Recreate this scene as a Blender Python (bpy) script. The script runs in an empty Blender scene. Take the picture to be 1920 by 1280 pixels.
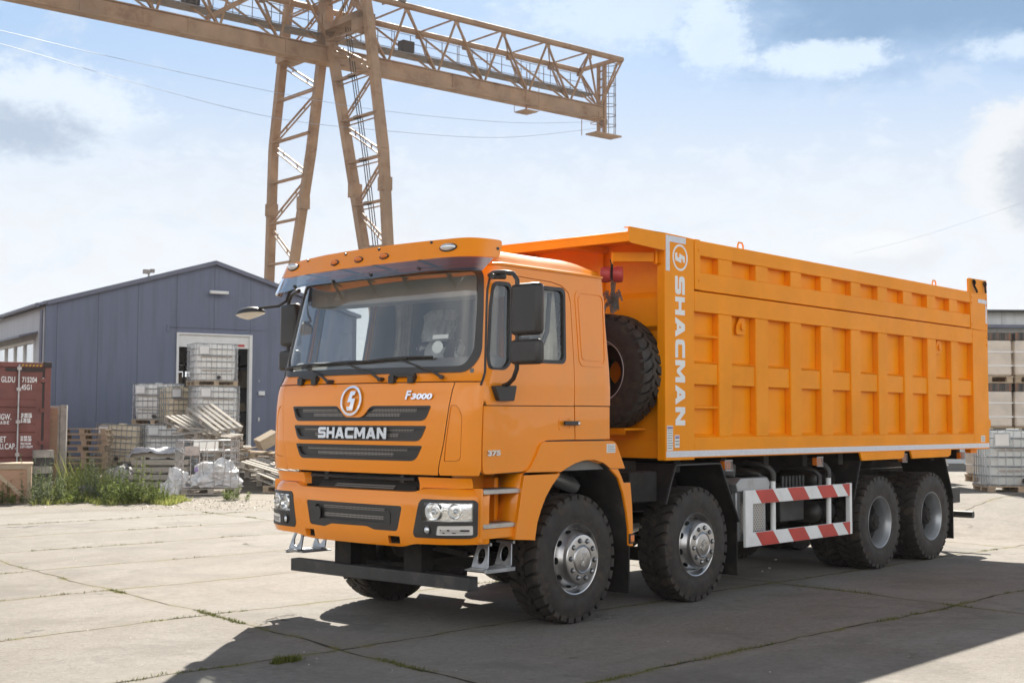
import bpy, bmesh, math, random, bisect
from mathutils import Vector, Matrix, Euler
from mathutils.geometry import delaunay_2d_cdt
R = math.radians
SC = bpy.context.scene
COL = SC.collection

# ------------------------------------------------------------------ camera
cam_d = bpy.data.cameras.new('camera'); cam = bpy.data.objects.new('camera', cam_d); COL.objects.link(cam)
SC.camera = cam
CAMP = Vector((-8.694, -8.1039, 1.6681))
yaw, pitch, roll = 0.7196, 0.0595, 0.0042
fw = Vector((math.cos(yaw)*math.cos(pitch), math.sin(yaw)*math.cos(pitch), math.sin(pitch)))
rt = Vector((math.sin(yaw), -math.cos(yaw), 0)); up = rt.cross(fw)
r2 = rt*math.cos(roll)+up*math.sin(roll); u2 = -rt*math.sin(roll)+up*math.cos(roll)
m = Matrix((r2, u2, -fw)).transposed().to_4x4(); m.translation = CAMP
cam.matrix_world = m
cam_d.sensor_width = 36; cam_d.lens = 2491.4/1920*36
cam_d.clip_start = .1; cam_d.clip_end = 5000
cam_d.dof.use_dof = True; cam_d.dof.focus_distance = 12.0; cam_d.dof.aperture_fstop = 5.0

# ------------------------------------------------------------------ light
SUN_AZ, SUN_EL = 39.7, 36.8          # degrees, azimuth from +X towards +Y
sl = bpy.data.lights.new('sun', 'SUN'); so = bpy.data.objects.new('sun', sl); COL.objects.link(so)
sl.energy = 5.0; sl.angle = R(.55); sl.color = (1, .93, .82)
sd = Vector((math.cos(R(SUN_AZ))*math.cos(R(SUN_EL)), math.sin(R(SUN_AZ))*math.cos(R(SUN_EL)), math.sin(R(SUN_EL))))
so.rotation_euler = sd.to_track_quat('Z', 'Y').to_euler()
so.location = (6, 6, 30)
SC.view_settings.view_transform = 'Standard'; SC.view_settings.look = 'None'
SC.view_settings.gamma = 1; SC.view_settings.use_curve_mapping = False
SC.view_settings.exposure = 1.2
SC.render.engine = 'CYCLES'
try:
    SC.cycles.max_bounces = 10; SC.cycles.transparent_max_bounces = 24; SC.cycles.sample_clamp_indirect = 6
except Exception: pass

# ------------------------------------------------------------------ sky
W = bpy.data.worlds.new('World'); SC.world = W; W.use_nodes = True
class NT:
    def __init__(s, nt): s.nt = nt; s.n = nt.nodes; s.l = nt.links
    def add(s, t, **k):
        n = s.n.new(t)
        for a, v in k.items():
            if a.startswith('i_'):
                key = a[2:].replace('_', ' ')
                n.inputs[key if key in n.inputs else int(a[2:])].default_value = v
            else: setattr(n, a, v)
        return n
    def link(s, a, b): s.l.new(a, b)
    def inp(s, sock, v):
        if hasattr(v, 'links') or isinstance(v, bpy.types.NodeSocket): s.l.new(v, sock)
        else: sock.default_value = v
    def M(s, op, a, b=0, c=None, clamp=False):
        n = s.n.new('ShaderNodeMath'); n.operation = op; n.use_clamp = clamp
        s.inp(n.inputs[0], a); s.inp(n.inputs[1], b)
        if c is not None: s.inp(n.inputs[2], c)
        return n.outputs[0]
    def ramp(s, v, a, b, lo=0., hi=1., smooth=True):
        n = s.n.new('ShaderNodeMapRange'); n.interpolation_type = 'SMOOTHSTEP' if smooth else 'LINEAR'
        s.inp(n.inputs[0], v); s.inp(n.inputs[1], a); s.inp(n.inputs[2], b); n.inputs[3].default_value = lo; n.inputs[4].default_value = hi
        return n.outputs[0]
    def mix(s, f, a, b):
        n = s.n.new('ShaderNodeMix'); n.data_type = 'RGBA'
        s.inp(n.inputs[0], f)
        for k, v in ((6, a), (7, b)):
            if isinstance(v, tuple): n.inputs[k].default_value = v if len(v) == 4 else (*v, 1)
            else: s.l.new(v, n.inputs[k])
        return n.outputs[2]
    def noise(s, vec, scale, detail=4, rough=.5, dist=0):
        n = s.n.new('ShaderNodeTexNoise'); n.inputs['Scale'].default_value = scale; n.inputs['Detail'].default_value = detail
        n.inputs['Roughness'].default_value = rough; n.inputs['Distortion'].default_value = dist
        if vec is not None: s.l.new(vec, n.inputs['Vector'])
        return n.outputs['Fac']
    def comb(s, x, y, z=0.):
        n = s.n.new('ShaderNodeCombineXYZ')
        for i, v in enumerate((x, y, z)): s.inp(n.inputs[i], v)
        return n.outputs[0]
    def sep(s, v):
        n = s.n.new('ShaderNodeSeparateXYZ'); s.l.new(v, n.inputs[0]); return n.outputs
T = NT(W.node_tree); T.n.clear()
wo = T.add('ShaderNodeOutputWorld'); bg = T.add('ShaderNodeBackground'); bg.inputs[1].default_value = .12
sky = T.add('ShaderNodeTexSky'); sky.sky_type = 'NISHITA'; sky.sun_disc = False
sky.sun_elevation = R(SUN_EL); sky.sun_rotation = R(90-SUN_AZ); sky.altitude = 100; sky.air_density = 1; sky.dust_density = 1.2; sky.ozone_density = 1.5
tc = T.add('ShaderNodeTexCoord'); X, Y, Z = T.sep(tc.outputs['Generated'])
azm = T.M('MULTIPLY', T.M('ARCTAN2', Y, X), 180/math.pi)
ax = T.M('SUBTRACT', azm, math.degrees(yaw))           # degrees left of the yard's long axis
el = T.M('MULTIPLY', T.M('ARCSINE', Z), 180/math.pi)
# high overcast veil everywhere, thicker and whiter near the horizon
pv = T.comb(T.M('MULTIPLY', ax, .10), T.M('MULTIPLY', el, .22), 1.3)
warp = T.noise(pv, 1.3, 3, .6)
vv = T.comb(T.M('ADD', T.M('MULTIPLY', ax, .10), T.M('MULTIPLY', warp, .9)), T.M('MULTIPLY', el, .26), 2.)
n1 = T.noise(vv, 1.1, 7, .62)
n2 = T.noise(T.comb(T.M('MULTIPLY', ax, .35), T.M('MULTIPLY', el, .55), 5.), 1.0, 8, .62, .4)
n1 = T.M('ADD', T.M('MULTIPLY', n1, .65), T.M('MULTIPLY', n2, .35))
veil = T.M('ADD', T.ramp(el, 2.0, 14.0, .97, .05), T.M('MULTIPLY', T.M('SUBTRACT', n1, .5), 1.3), clamp=True)
veil = T.M('MAXIMUM', veil, T.ramp(el, 17, 7, 0, .98))
hz = 1.0
K = 1/.12                                             # background strength is .12
def c3(r, g, b, k=1.): return (r*k*K, g*k*K, b*k*K, 1)
blue = T.mix(.93, sky.outputs[0], c3(.150, .232, .35))
col = T.mix(veil, blue, c3(.365, .378, .397))
n3 = T.noise(T.comb(T.M('MULTIPLY', ax, .55), T.M('MULTIPLY', el, .85), 9.), 1.0, 9, .66, .25)
n4 = T.noise(T.comb(T.M('MULTIPLY', ax, 1.6), T.M('MULTIPLY', el, 2.2), 3.), 1.0, 7, .7)
puff = T.M('ADD', T.M('MULTIPLY', n3, .62), T.M('MULTIPLY', n4, .38))
def blob(cx, cy, rx, ry, edge=.35, amp=1.0, src=None):
    dx = T.M('DIVIDE', T.M('SUBTRACT', ax, cx), rx); dy = T.M('DIVIDE', T.M('SUBTRACT', el, cy), ry)
    d = T.M('SQRT', T.M('ADD', T.M('MULTIPLY', dx, dx), T.M('MULTIPLY', dy, dy)))
    d = T.M('ADD', d, T.M('MULTIPLY', T.M('SUBTRACT', src or puff, .5), amp*4.2))
    return T.ramp(d, 1.0, 1.0-edge, 0, 1)
def lay(k, m_, c): 
    global col
    col = T.mix(T.M('MULTIPLY', m_, k), col, c)
lay(.55, T.ramp(T.M('MULTIPLY', n3, T.ramp(el, 22, 8)), .40, .56), c3(.36, .39, .43))          # thin scattered veil patches
lay(.42, T.ramp(n2, .53, .66), c3(.30, .345, .40))                                              # faint grey-blue undersides
lay(.98, blob(-18.5, 18.6, 15.5, 5.8, .7, .35, n1), c3(.112, .182, .28))                      # blue-grey bank, upper right
lay(.80, blob(-5.0, 17.4, 6.0, 2.2, .6, .55), c3(.32, .38, .45))
lay(.80, blob(-8.8, 16.2, 1.9, 2.2, .5, .5), c3(.33, .39, .455))
lay(.85, blob(-13.2, 15.1, 3.6, .95, .5, .42), c3(.345, .40, .46))
lay(.80, blob(-21.8, 15.0, 3.4, .75, .6, .45), c3(.33, .385, .45))
lay(.75, blob(22, 17.6, 4.0, 1.3, .6, .5), c3(.31, .37, .44))
lay(.92, blob(20.2, 12.2, 6.0, 2.7, .45, .36), c3(.355, .395, .44))                             # cumulus at the left
lay(.92, blob(20.6, 11.5, 4.8, 1.6, .8, .40), c3(.20, .245, .31))
lay(.60, blob(15.2, 11.6, 2.0, .8, .8, .5), c3(.27, .32, .39))
lay(.97, blob(-21.0, 10.3, 2.5, 3.2, .35, .30), c3(.375, .388, .405))                             # cumulus at the right edge
lay(.92, blob(-21.6, 9.8, 1.9, 2.5, .7, .35), c3(.235, .262, .30))
lay(.55, blob(-15.8, 6.6, 3.6, 1.1, .8, .45), c3(.32, .335, .355)); lay(.6, blob(-15.2, 7.3, 2.6, .7, .5, .5), c3(.40, .405, .41))
lay(.45, blob(2.5, 8.6, 3.5, 1.2, .8, .5), c3(.33, .35, .38))
# unseen sky overhead is dimmed to lessen the fill on shaded ground
front = T.M('MULTIPLY', T.ramp(T.M('ABSOLUTE', T.M('SUBTRACT', T.M('ABSOLUTE', ax), 180)), 120, 50), T.ramp(el, 48, 22))  # mask for the added bright sky behind the camera
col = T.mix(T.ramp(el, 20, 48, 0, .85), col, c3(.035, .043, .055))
rear_fill = T.mix(T.ramp(T.noise(tc.outputs['Generated'], 2.3, 5, .55), .36, .62), c3(.42, .46, .52), c3(1.08, 1.06, 1.02))
rear_fill = T.mix(T.ramp(T.M('ADD', el, T.M('MULTIPLY', n4, 4)), 7.5, 5.5), rear_fill, c3(.10, .105, .095))   # dark band added low in the unseen sky to vary the paint's reflections
col = T.mix(T.M('MULTIPLY', front, .85), col, rear_fill)   # bright cloud added out of view to fill the truck's shaded sides
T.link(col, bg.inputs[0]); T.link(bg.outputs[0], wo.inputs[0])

# ------------------------------------------------------------------ materials
def mat(name, color, rough=.6, metal=0., coat=0., var=.0, vscale=3., bump=0., bscale=40., emit=None, dirt=None, dscale=2., spec=.5, coord='Object', wav=0):
    mt = bpy.data.materials.new(name); mt.use_nodes = True; t = NT(mt.node_tree); t.n.clear()
    o = t.add('ShaderNodeOutputMaterial'); p = t.add('ShaderNodeBsdfPrincipled'); t.link(p.outputs[0], o.inputs[0])
    p.inputs['Base Color'].default_value = (*color, 1); p.inputs['Roughness'].default_value = rough; p.inputs['Metallic'].default_value = metal
    p.inputs['Specular IOR Level'].default_value = spec
    if coat: p.inputs['Coat Weight'].default_value = coat; p.inputs['Coat Roughness'].default_value = .03
    tc = t.add('ShaderNodeTexCoord'); v = tc.outputs[coord]
    if var or dirt:
        c = None
        if var:
            n = t.noise(v, vscale, 5, .6)
            lo = tuple(max(0, x*(1-var)) for x in color); hi = tuple(min(1, x*(1+var)) for x in color)
            c = t.mix(t.ramp(n, .3, .7), lo, hi)
        if dirt:
            n = t.noise(v, dscale, 7, .65)
            c = t.mix(t.ramp(n, .5, .72, 0, dirt[1]), c if c is not None else color, dirt[0])
            t.link(t.ramp(n, .35, .75, rough*.85, min(1, rough*1.3)), p.inputs['Roughness'])
        t.link(c, p.inputs['Base Color'])
    if wav:
        b = t.add('ShaderNodeBump'); b.inputs['Distance'].default_value = wav; t.link(t.noise(v, 1.6, 3, .5), b.inputs['Height']); t.link(b.outputs[0], p.inputs['Normal']); t.link(b.outputs[0], p.inputs['Coat Normal'])
    if bump:
        b = t.add('ShaderNodeBump'); b.inputs['Strength'].default_value = 1; b.inputs['Distance'].default_value = bump
        t.link(t.noise(v, bscale, 4, .6), b.inputs['Height']); t.link(b.outputs[0], p.inputs['Normal'])
    if emit: p.inputs['Emission Color'].default_value = (*emit, 1); p.inputs['Emission Strength'].default_value = 1
    return mt
MT = {}
MT['orange'] = mat('orange_paint', (.92, .275, .0), .34, 0, .7, .03, 1.2, spec=.3, wav=.006, dirt=((.62, .30, .08), .22), dscale=1.4)
MT['orange_body'] = mat('orange_body_paint', (.90, .30, .001), .42, 0, .06, .05, 2.2, .003, 2.5, dirt=((.74, .27, .03), .25), dscale=1.7, spec=.12)
MT['black'] = mat('black_plastic', (.028, .0245, .0225), .42, var=.2, bump=.0004, bscale=200)
MT['matte'] = mat('black_chassis', (.016, .014, .013), .65, var=.35, vscale=6, dirt=((.065, .052, .04), .6), dscale=5, spec=.22, bump=.002, bscale=14)
MT['frame'] = mat('dark_frame', (.03, .03, .031), .5, var=.3, vscale=5, dirt=((.12, .105, .09), .5), dscale=6)
MT['rubber'] = mat('rubber', (.028, .0225, .0185), .70, var=.35, vscale=9, bump=.0015, bscale=30, dirt=((.105, .080, .058), .6), dscale=7)
MT['chrome'] = mat('chrome', (.75, .75, .76), .12, 1, var=.04)
MT['alu'] = mat('aluminium', (.52, .51, .50), .28, 1, var=.12, vscale=8, bump=.0005, bscale=60)
MT['steel'] = mat('galvanised_steel', (.42, .43, .44), .42, .85, var=.2, vscale=9)
MT['silver'] = mat('silver_paint', (.40, .41, .42), .38, .6, var=.15, vscale=4, dirt=((.2, .17, .13), .4), dscale=4)
MT['white'] = mat('white_paint', (.78, .78, .77), .4, var=.05, dirt=((.5, .47, .42), .3), dscale=5)
MT['decal'] = mat('white_decal', (.80, .80, .80), .45, var=.04)
MT['reflect'] = mat('reflective_tape', (.66, .67, .72), .35, var=.06, vscale=20)
MT['red'] = mat('red_tape', (.50, .035, .022), .38, var=.1)
MT['hoist'] = mat('red_hoist_paint', (.42, .045, .04), .45, var=.12, vscale=12)
MT['trim'] = mat('interior_trim', (.17, .17, .165), .8, var=.1)
MT['trimlight'] = mat('interior_light_trim', (.36, .35, .33), .85, var=.08)
MT['curtain'] = mat('curtain_cloth', (.74, .69, .60), .9, var=.12, vscale=8)
MT['film'] = mat('plastic_film', (.62, .62, .62), .3, var=.2, vscale=9, bump=.006, bscale=14)
MT['seat'] = mat('seat_fabric', (.05, .05, .055), .85, var=.2)
MT['amber'] = mat('amber_lens', (.75, .19, .015), .15, coat=.8)
MT['reflector'] = mat('bright_reflector', (.95, .95, .94), .07, 1., var=.05, vscale=30, bump=.002, bscale=45)
MT['chain'] = mat('chain_steel', (.16, .15, .14), .45, .8)
MT['lens'] = mat('clear_lens', (.72, .73, .74), .12, .55, coat=1)
MT['paper'] = mat('paper_label', (.74, .74, .72), .6, var=.05)
MT['conc_old'] = mat('weathered_concrete', (.33, .30, .27), .9, var=.3, vscale=3, bump=.01, bscale=12)
MT['crane'] = mat('crane_paint', (.31, .19, .108), .62, var=.18, vscale=.7, dirt=((.17, .075, .035), .65), dscale=1.1)
MT['crane_dk'] = mat('crane_walkway_steel', (.17, .15, .14), .7, var=.2)
MT['contr'] = mat('container_paint', (.18, .058, .048), .6, var=.18, vscale=1.5, dirt=((.13, .05, .035), .5), dscale=2.5)
MT['contr_dk'] = mat('container_seal', (.03, .022, .02), .7)
MT['barrel'] = mat('blue_plastic', (.055, .075, .14), .5, var=.2)
MT['cable'] = mat('cable', (.30, .35, .42), .6)
MT['dark'] = mat('dark_void', (.012, .012, .012), .9)
MT['purple'] = mat('purple_film', (.35, .26, .5), .4)
MT['tarp'] = mat('grey_sheet', (.42, .42, .44), .5, var=.3, vscale=5, bump=.02, bscale=8)

def glass(name, tint, rough=.0, refl=1.0, ior=1.5):
    mt = bpy.data.materials.new(name); mt.use_nodes = True; t = NT(mt.node_tree); t.n.clear()
    o = t.add('ShaderNodeOutputMaterial'); mx = t.add('ShaderNodeMixShader'); tr = t.add('ShaderNodeBsdfTransparent'); g = t.add('ShaderNodeBsdfGlossy')
    tr.inputs[0].default_value = (*tint, 1); g.inputs['Roughness'].default_value = rough; g.inputs[0].default_value = (1, 1, 1, 1)
    g_ = t.add('ShaderNodeNewGeometry'); dp = t.add('ShaderNodeVectorMath'); dp.operation = 'DOT_PRODUCT'; t.link(g_.outputs['Incoming'], dp.inputs[0]); t.link(g_.outputs['Normal'], dp.inputs[1])
    q = t.M('POWER', t.M('SUBTRACT', 1, t.M('ABSOLUTE', dp.outputs['Value'])), 5)
    t.link(t.M('MULTIPLY', t.M('ADD', .045, t.M('MULTIPLY', q, .95)), refl, clamp=True), mx.inputs[0]); t.link(tr.outputs[0], mx.inputs[1]); t.link(g.outputs[0], mx.inputs[2]); t.link(mx.outputs[0], o.inputs[0])
    return mt
MT['glass'] = glass('window_glass', (.80, .83, .82), 0, 1.9)
MT['wglass'] = glass('windscreen_glass', (.84, .86, .84), 0, 2.2)
MT['acrylic'] = glass('smoked_acrylic', (.15, .148, .155), .02, 4.5)
MT['mirror'] = mat('mirror_glass', (.8, .8, .8), .03, 1)
MT['headglass'] = glass('headlight_glass', (.95, .95, .95), 0, 1.6)

def wood(name, c1, c2):
    mt = mat(name, c1, .85, var=.0)
    t = NT(mt.node_tree); p = [n for n in t.n if n.type == 'BSDF_PRINCIPLED'][0]; tc = [n for n in t.n if n.type == 'TEX_COORD'][0]
    mp = t.add('ShaderNodeMapping'); mp.inputs['Scale'].default_value = (2, 14, 14); t.link(tc.outputs['Object'], mp.inputs[0])
    n = t.noise(mp.outputs[0], 2.5, 6, .7, .6); geo = t.add('ShaderNodeNewGeometry')
    a = t.mix(t.ramp(n, .3, .7), c1, c2)
    r = geo.outputs['Random Per Island']
    t.link(t.mix(t.M('MULTIPLY', r, .55), a, tuple(x*.45 for x in c2)), p.inputs['Base Color'])
    return mt
MT['wood'] = wood('pallet_wood', (.40, .30, .20), (.56, .45, .32))
MT['wood_old'] = wood('weathered_wood', (.36, .32, .27), (.52, .48, .42))
MT['wood_red'] = wood('reddish_wood', (.42, .24, .15), (.52, .33, .22))

def mesh_mat():  # dark expanded-metal mesh
    mt = mat('black_grille_mesh', (.02, .02, .02), .5)
    t = NT(mt.node_tree); p = [n for n in t.n if n.type == 'BSDF_PRINCIPLED'][0]; tc = [n for n in t.n if n.type == 'TEX_COORD'][0]
    X, Y, Z = t.sep(tc.outputs['Object'])
    a = t.M('SINE', t.M('MULTIPLY', t.M('ADD', Y, Z), 2*math.pi/.032)); b = t.M('SINE', t.M('MULTIPLY', t.M('SUBTRACT', Y, Z), 2*math.pi/.032))
    f = t.ramp(t.M('MULTIPLY', a, b), -.15, .25)
    t.link(t.mix(f, (.26, .235, .21), (.001, .001, .001)), p.inputs['Base Color'])
    return mt
MT['mesh'] = mesh_mat()

def perf_mat():
    mt = mat('perforated_aluminium', (.5, .5, .5), .35, .8)
    t = NT(mt.node_tree); p = [n for n in t.n if n.type == 'BSDF_PRINCIPLED'][0]; tc = [n for n in t.n if n.type == 'TEX_COORD'][0]
    X, Y, Z = t.sep(tc.outputs['Object'])
    h = t.M('ADD', X, Y)
    a = t.M('MULTIPLY', t.M('COSINE', t.M('MULTIPLY', h, 2*math.pi/.045)), t.M('COSINE', t.M('MULTIPLY', Z, 2*math.pi/.045)))
    t.link(t.mix(t.ramp(a, .5, .62), (.42, .41, .40), (.01, .01, .01)), p.inputs['Base Color'])
    t.link(t.ramp(a, .5, .62, .8, 0), p.inputs['Metallic'])
    return mt
MT['perf'] = perf_mat()

def panel_wall(name, c1, c2, period, axis=0, corr=False, seam=.015):
    mt = mat(name, c1, .55)
    t = NT(mt.node_tree); p = [n for n in t.n if n.type == 'BSDF_PRINCIPLED'][0]; tc = [n for n in t.n if n.type == 'TEX_COORD'][0]
    s = t.sep(tc.outputs['Object']); X = s[axis]
    fr = t.M('ABSOLUTE', t.M('SUBTRACT', t.M('FRACT', t.M('DIVIDE', X, period)), .5))
    f = t.ramp(fr, .5-seam/period, .5-seam*.3/period)
    n = t.noise(tc.outputs['Object'], .35, 5, .6)
    mp = t.add('ShaderNodeMapping'); mp.inputs['Scale'].default_value = (1.5, 1.5, .12); t.link(tc.outputs['Object'], mp.inputs[0])
    n3 = t.noise(mp.outputs[0], 3, 5, .6)
    c = t.mix(t.ramp(n, .3, .7), c1, c2)
    c = t.mix(t.ramp(n3, .42, .72, 0, .55), c, tuple(x*.72 for x in c1))
    t.link(t.mix(t.M('MULTIPLY', f, .8), c, tuple(x*.5 for x in c1)), p.inputs['Base Color'])
    b = t.add('ShaderNodeBump'); b.inputs['Distance'].default_value = .0022
    w = t.M('SINE', t.M('MULTIPLY', X, 2*math.pi/.1))
    t.link(t.M('ADD', t.M('MULTIPLY', w, .15), t.M('MULTIPLY', f, -3)), b.inputs['Height']); t.link(b.outputs[0], p.inputs['Normal'])
    return mt
MT['bluewall'] = panel_wall('blue_sandwich_panel', (.125, .145, .212), (.138, .159, .228), 1.2)
MT['greywall'] = panel_wall('grey_sandwich_panel', (.36, .36, .39), (.40, .40, .43), 1.0)
MT['whitewall'] = panel_wall('white_sandwich_panel', (.55, .57, .58), (.6, .62, .63), 1.0)
MT['roof'] = mat('grey_roofing', (.13, .14, .19), .5, var=.1)
MT['door_white'] = mat('white_door_frame', (.72, .72, .70), .5, var=.05)
MT['stripe'] = mat('yellow_hazard', (.62, .42, .03), .6)

def ibc_mat(name, c):
    mt = mat(name, c, .35, var=.10, vscale=2)
    p = [n for n in mt.node_tree.nodes if n.type == 'BSDF_PRINCIPLED'][0]
    t = NT(mt.node_tree); o = [n for n in t.n if n.type == 'OUTPUT_MATERIAL'][0]; tr = t.add('ShaderNodeBsdfTranslucent'); tr.inputs[0].default_value = (*c, 1)
    mx = t.add('ShaderNodeMixShader'); mx.inputs[0].default_value = .12; t.link(p.outputs[0], mx.inputs[1]); t.link(tr.outputs[0], mx.inputs[2]); t.link(mx.outputs[0], o.inputs[0])
    return mt
MT['ibc'] = ibc_mat('ibc_plastic', (.94, .93, .88)); MT['ibc_y'] = ibc_mat('ibc_yellowed_plastic', (.84, .72, .52)); MT['ibc_g'] = ibc_mat('ibc_greenish_plastic', (.70, .74, .73))
MT['wrap'] = mat('pale_wrap', (.60, .53, .45), .5, var=.12, vscale=2.5, bump=.012, bscale=6)
def dark_layer():
    mt = mat('bundled_dark_goods', (.05, .045, .04), .7)
    t = NT(mt.node_tree); p = [n for n in t.n if n.type == 'BSDF_PRINCIPLED'][0]; tc = [n for n in t.n if n.type == 'TEX_COORD'][0]
    mp = t.add('ShaderNodeMapping'); mp.inputs['Scale'].default_value = (14, 14, .4); t.link(tc.outputs['Object'], mp.inputs[0])
    n = t.noise(mp.outputs[0], 1.5, 3, .8)
    c = t.mix(t.ramp(n, .4, .5), (.03, .03, .03), (.10, .09, .08)); c = t.mix(t.ramp(n, .56, .62), c, (.3, .11, .04))
    t.link(c, p.inputs['Base Color']); return mt
MT['goods'] = dark_layer()

def leafmat(name, c1, c2, tl=.35):
    mt = bpy.data.materials.new(name); mt.use_nodes = True; t = NT(mt.node_tree); t.n.clear()
    o = t.add('ShaderNodeOutputMaterial'); p = t.add('ShaderNodeBsdfPrincipled'); p.inputs['Roughness'].default_value = .8; p.inputs['Specular IOR Level'].default_value = .15
    tr = t.add('ShaderNodeBsdfTranslucent'); mx = t.add('ShaderNodeMixShader'); mx.inputs[0].default_value = tl
    g = t.add('ShaderNodeNewGeometry'); c = t.mix(g.outputs['Random Per Island'], c1, c2)
    t.link(c, p.inputs['Base Color']); t.link(c, tr.inputs[0]); t.link(p.outputs[0], mx.inputs[1]); t.link(tr.outputs[0], mx.inputs[2]); t.link(mx.outputs[0], o.inputs[0])
    return mt
MT['leaf'] = leafmat('weed_leaves', (.10, .15, .03), (.24, .29, .07), .45)
MT['leafgrey'] = leafmat('silvery_weed_leaves', (.12, .16, .08), (.22, .26, .14), .35)
MT['grass'] = leafmat('grass_blades', (.17, .22, .05), (.40, .40, .13), .45)
MT['moss'] = leafmat('joint_grass', (.05, .075, .015), (.17, .17, .04), .3)

def ground_mat():
    mt = bpy.data.materials.new('concrete_slabs'); mt.use_nodes = True; t = NT(mt.node_tree); t.n.clear()
    o = t.add('ShaderNodeOutputMaterial'); p = t.add('ShaderNodeBsdfPrincipled'); t.link(p.outputs[0], o.inputs[0]); p.inputs['Roughness'].default_value = .85
    p.inputs['Specular IOR Level'].default_value = .3
    tc = t.add('ShaderNodeTexCoord'); v = tc.outputs['Object']; X, Y, Z = t.sep(v)
    big = t.noise(v, .35, 5, .6); med = t.noise(v, 2.2, 7, .68); fine = t.noise(v, 38, 4, .7); grit = t.noise(v, 130, 2, .6)
    def sn(a, b, c_, k): return t.M('MULTIPLY', t.M('SINE', t.M('ADD', t.M('ADD', t.M('MULTIPLY', X, a), t.M('MULTIPLY', Y, b)), c_)), k)
    wob = t.M('ADD', t.M('ADD', sn(1.7, .8, 0, .022), sn(-2.1, 3.9, 1, .016)), t.M('ADD', sn(7.3, 5., 2, .010), sn(17, -13, .5, .007)))
    V = t.M('ADD', t.M('ADD', Y, t.M('MULTIPLY', X, .05)), wob)
    U = t.M('ADD', t.M('SUBTRACT', X, t.M('MULTIPLY', Y, .17)), wob)
    def jt(co, period, off, w):
        fr = t.M('SUBTRACT', t.M('FRACT', t.M('DIVIDE', t.M('SUBTRACT', co, off), period)), .5)
        return t.M('MULTIPLY', t.M('SUBTRACT', .5, t.M('ABSOLUTE', fr)), period)  # distance to joint
    dv = jt(V, 2.1, -.8, 0); du = jt(U, 5.75, -2.0, 0); d = t.M('MINIMUM', dv, du)
    wn = t.ramp(med, .3, .7, .005, .026)
    joint = t.M('SUBTRACT', 1, t.M('DIVIDE', d, wn), clamp=True); joint = t.ramp(joint, 0, .4)
    edge = t.ramp(d, .16, .0)
    cell = t.add('ShaderNodeTexWhiteNoise'); cell.noise_dimensions = '2D'
    t.link(t.comb(t.M('FLOOR', t.M('DIVIDE', t.M('SUBTRACT', U, -2.0), 5.75)), t.M('FLOOR', t.M('DIVIDE', t.M('SUBTRACT', V, -.8), 2.1))), cell.inputs['Vector'])
    c = t.mix(t.ramp(big, .3, .7), (.188, .174, .154), (.255, .240, .218))
    c = t.mix(t.ramp(med, .35, .75, 0, .5), c, (.31, .293, .268))
    c = t.mix(t.M('MULTIPLY', cell.outputs[0], .28), c, (.18, .16, .132))
    stain = t.noise(v, .8, 8, .7, .5)
    c = t.mix(t.ramp(stain, .48, .64, 0, .65), c, (.135, .124, .110))
    streak = t.noise(t.comb(t.M('MULTIPLY', X, .25), t.M('MULTIPLY', Y, 2.2)), 1.2, 6, .65)
    c = t.mix(t.ramp(streak, .52, .7, 0, .35), c, (.16, .145, .125))
    rough_ = t.ramp(t.noise(v, .27, 5, .7), .50, .60)
    c = t.mix(t.M('MULTIPLY', rough_, t.ramp(fine, .35, .65, .1, .6)), c, (.17, .145, .118))
    c = t.mix(t.ramp(fine, .45, .72, 0, .42), c, (.165, .142, .115))
    pit = t.noise(v, 15, 5, .75)
    c = t.mix(t.ramp(pit, .50, .66, 0, .45), c, (.135, .118, .098))
    c = t.mix(t.ramp(pit, .44, .30, 0, .35), c, (.40, .37, .33))
    c = t.mix(t.ramp(grit, .56, .70, 0, .5), c, (.14, .12, .10))
    c = t.mix(t.M('MULTIPLY', edge, t.ramp(fine, .35, .6, 0, .55)), c, (.20, .165, .11))
    green = t.ramp(t.noise(v, 1.9, 4, .6), .48, .57)
    jc = t.mix(green, (.035, .03, .025), (.13, .125, .028))
    c = t.mix(joint, c, jc)
    c = t.mix(t.M('MULTIPLY', t.M('MULTIPLY', green, t.ramp(d, .09, .0)), t.ramp(fine, .44, .54)), c, (.13, .12, .03))
    # tyre tracks and oil drips
    trk = t.M('ADD', t.M('MULTIPLY', X, .12), Y)
    tm = t.ramp(t.M('ABSOLUTE', t.M('SUBTRACT', t.M('ABSOLUTE', t.M('ADD', trk, 4.3)), 1.0)), .26, .08)
    tm2 = t.ramp(t.M('ABSOLUTE', t.M('SUBTRACT', t.M('ABSOLUTE', t.M('SUBTRACT', t.M('SUBTRACT', Y, t.M('MULTIPLY', X, .35)), 5.5)), 1.0)), .24, .06)
    c = t.mix(t.M('MULTIPLY', t.M('MAXIMUM', tm, tm2), t.ramp(med, .38, .62, 0, .30)), c, (.10, .09, .078))
    oil = t.noise(v, 2.6, 3, .5); c = t.mix(t.ramp(oil, .70, .74, 0, .55), c, (.07, .06, .05))
    # thin wandering cracks
    vo = t.add('ShaderNodeTexVoronoi'); vo.feature = 'DISTANCE_TO_EDGE'; vo.inputs['Scale'].default_value = .33
    wv = t.add('ShaderNodeVectorMath'); wv.operation = 'ADD'; t.link(v, wv.inputs[0]); t.link(t.comb(t.M('MULTIPLY', wob, 3), t.M('MULTIPLY', t.M('SUBTRACT', med, .5), 1.2)), wv.inputs[1]); t.link(wv.outputs[0], vo.inputs['Vector'])
    crack = t.M('MULTIPLY', t.ramp(vo.outputs['Distance'], .007, .001), t.ramp(t.noise(v, .5, 3), .60, .66))
    c = t.mix(crack, c, (.07, .06, .045))
    # bare earth towards the weeds
    dep = t.M('ADD', t.M('MULTIPLY', t.M('ADD', X, 8.694), .752), t.M('MULTIPLY', t.M('ADD', Y, 8.104), .659))
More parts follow.
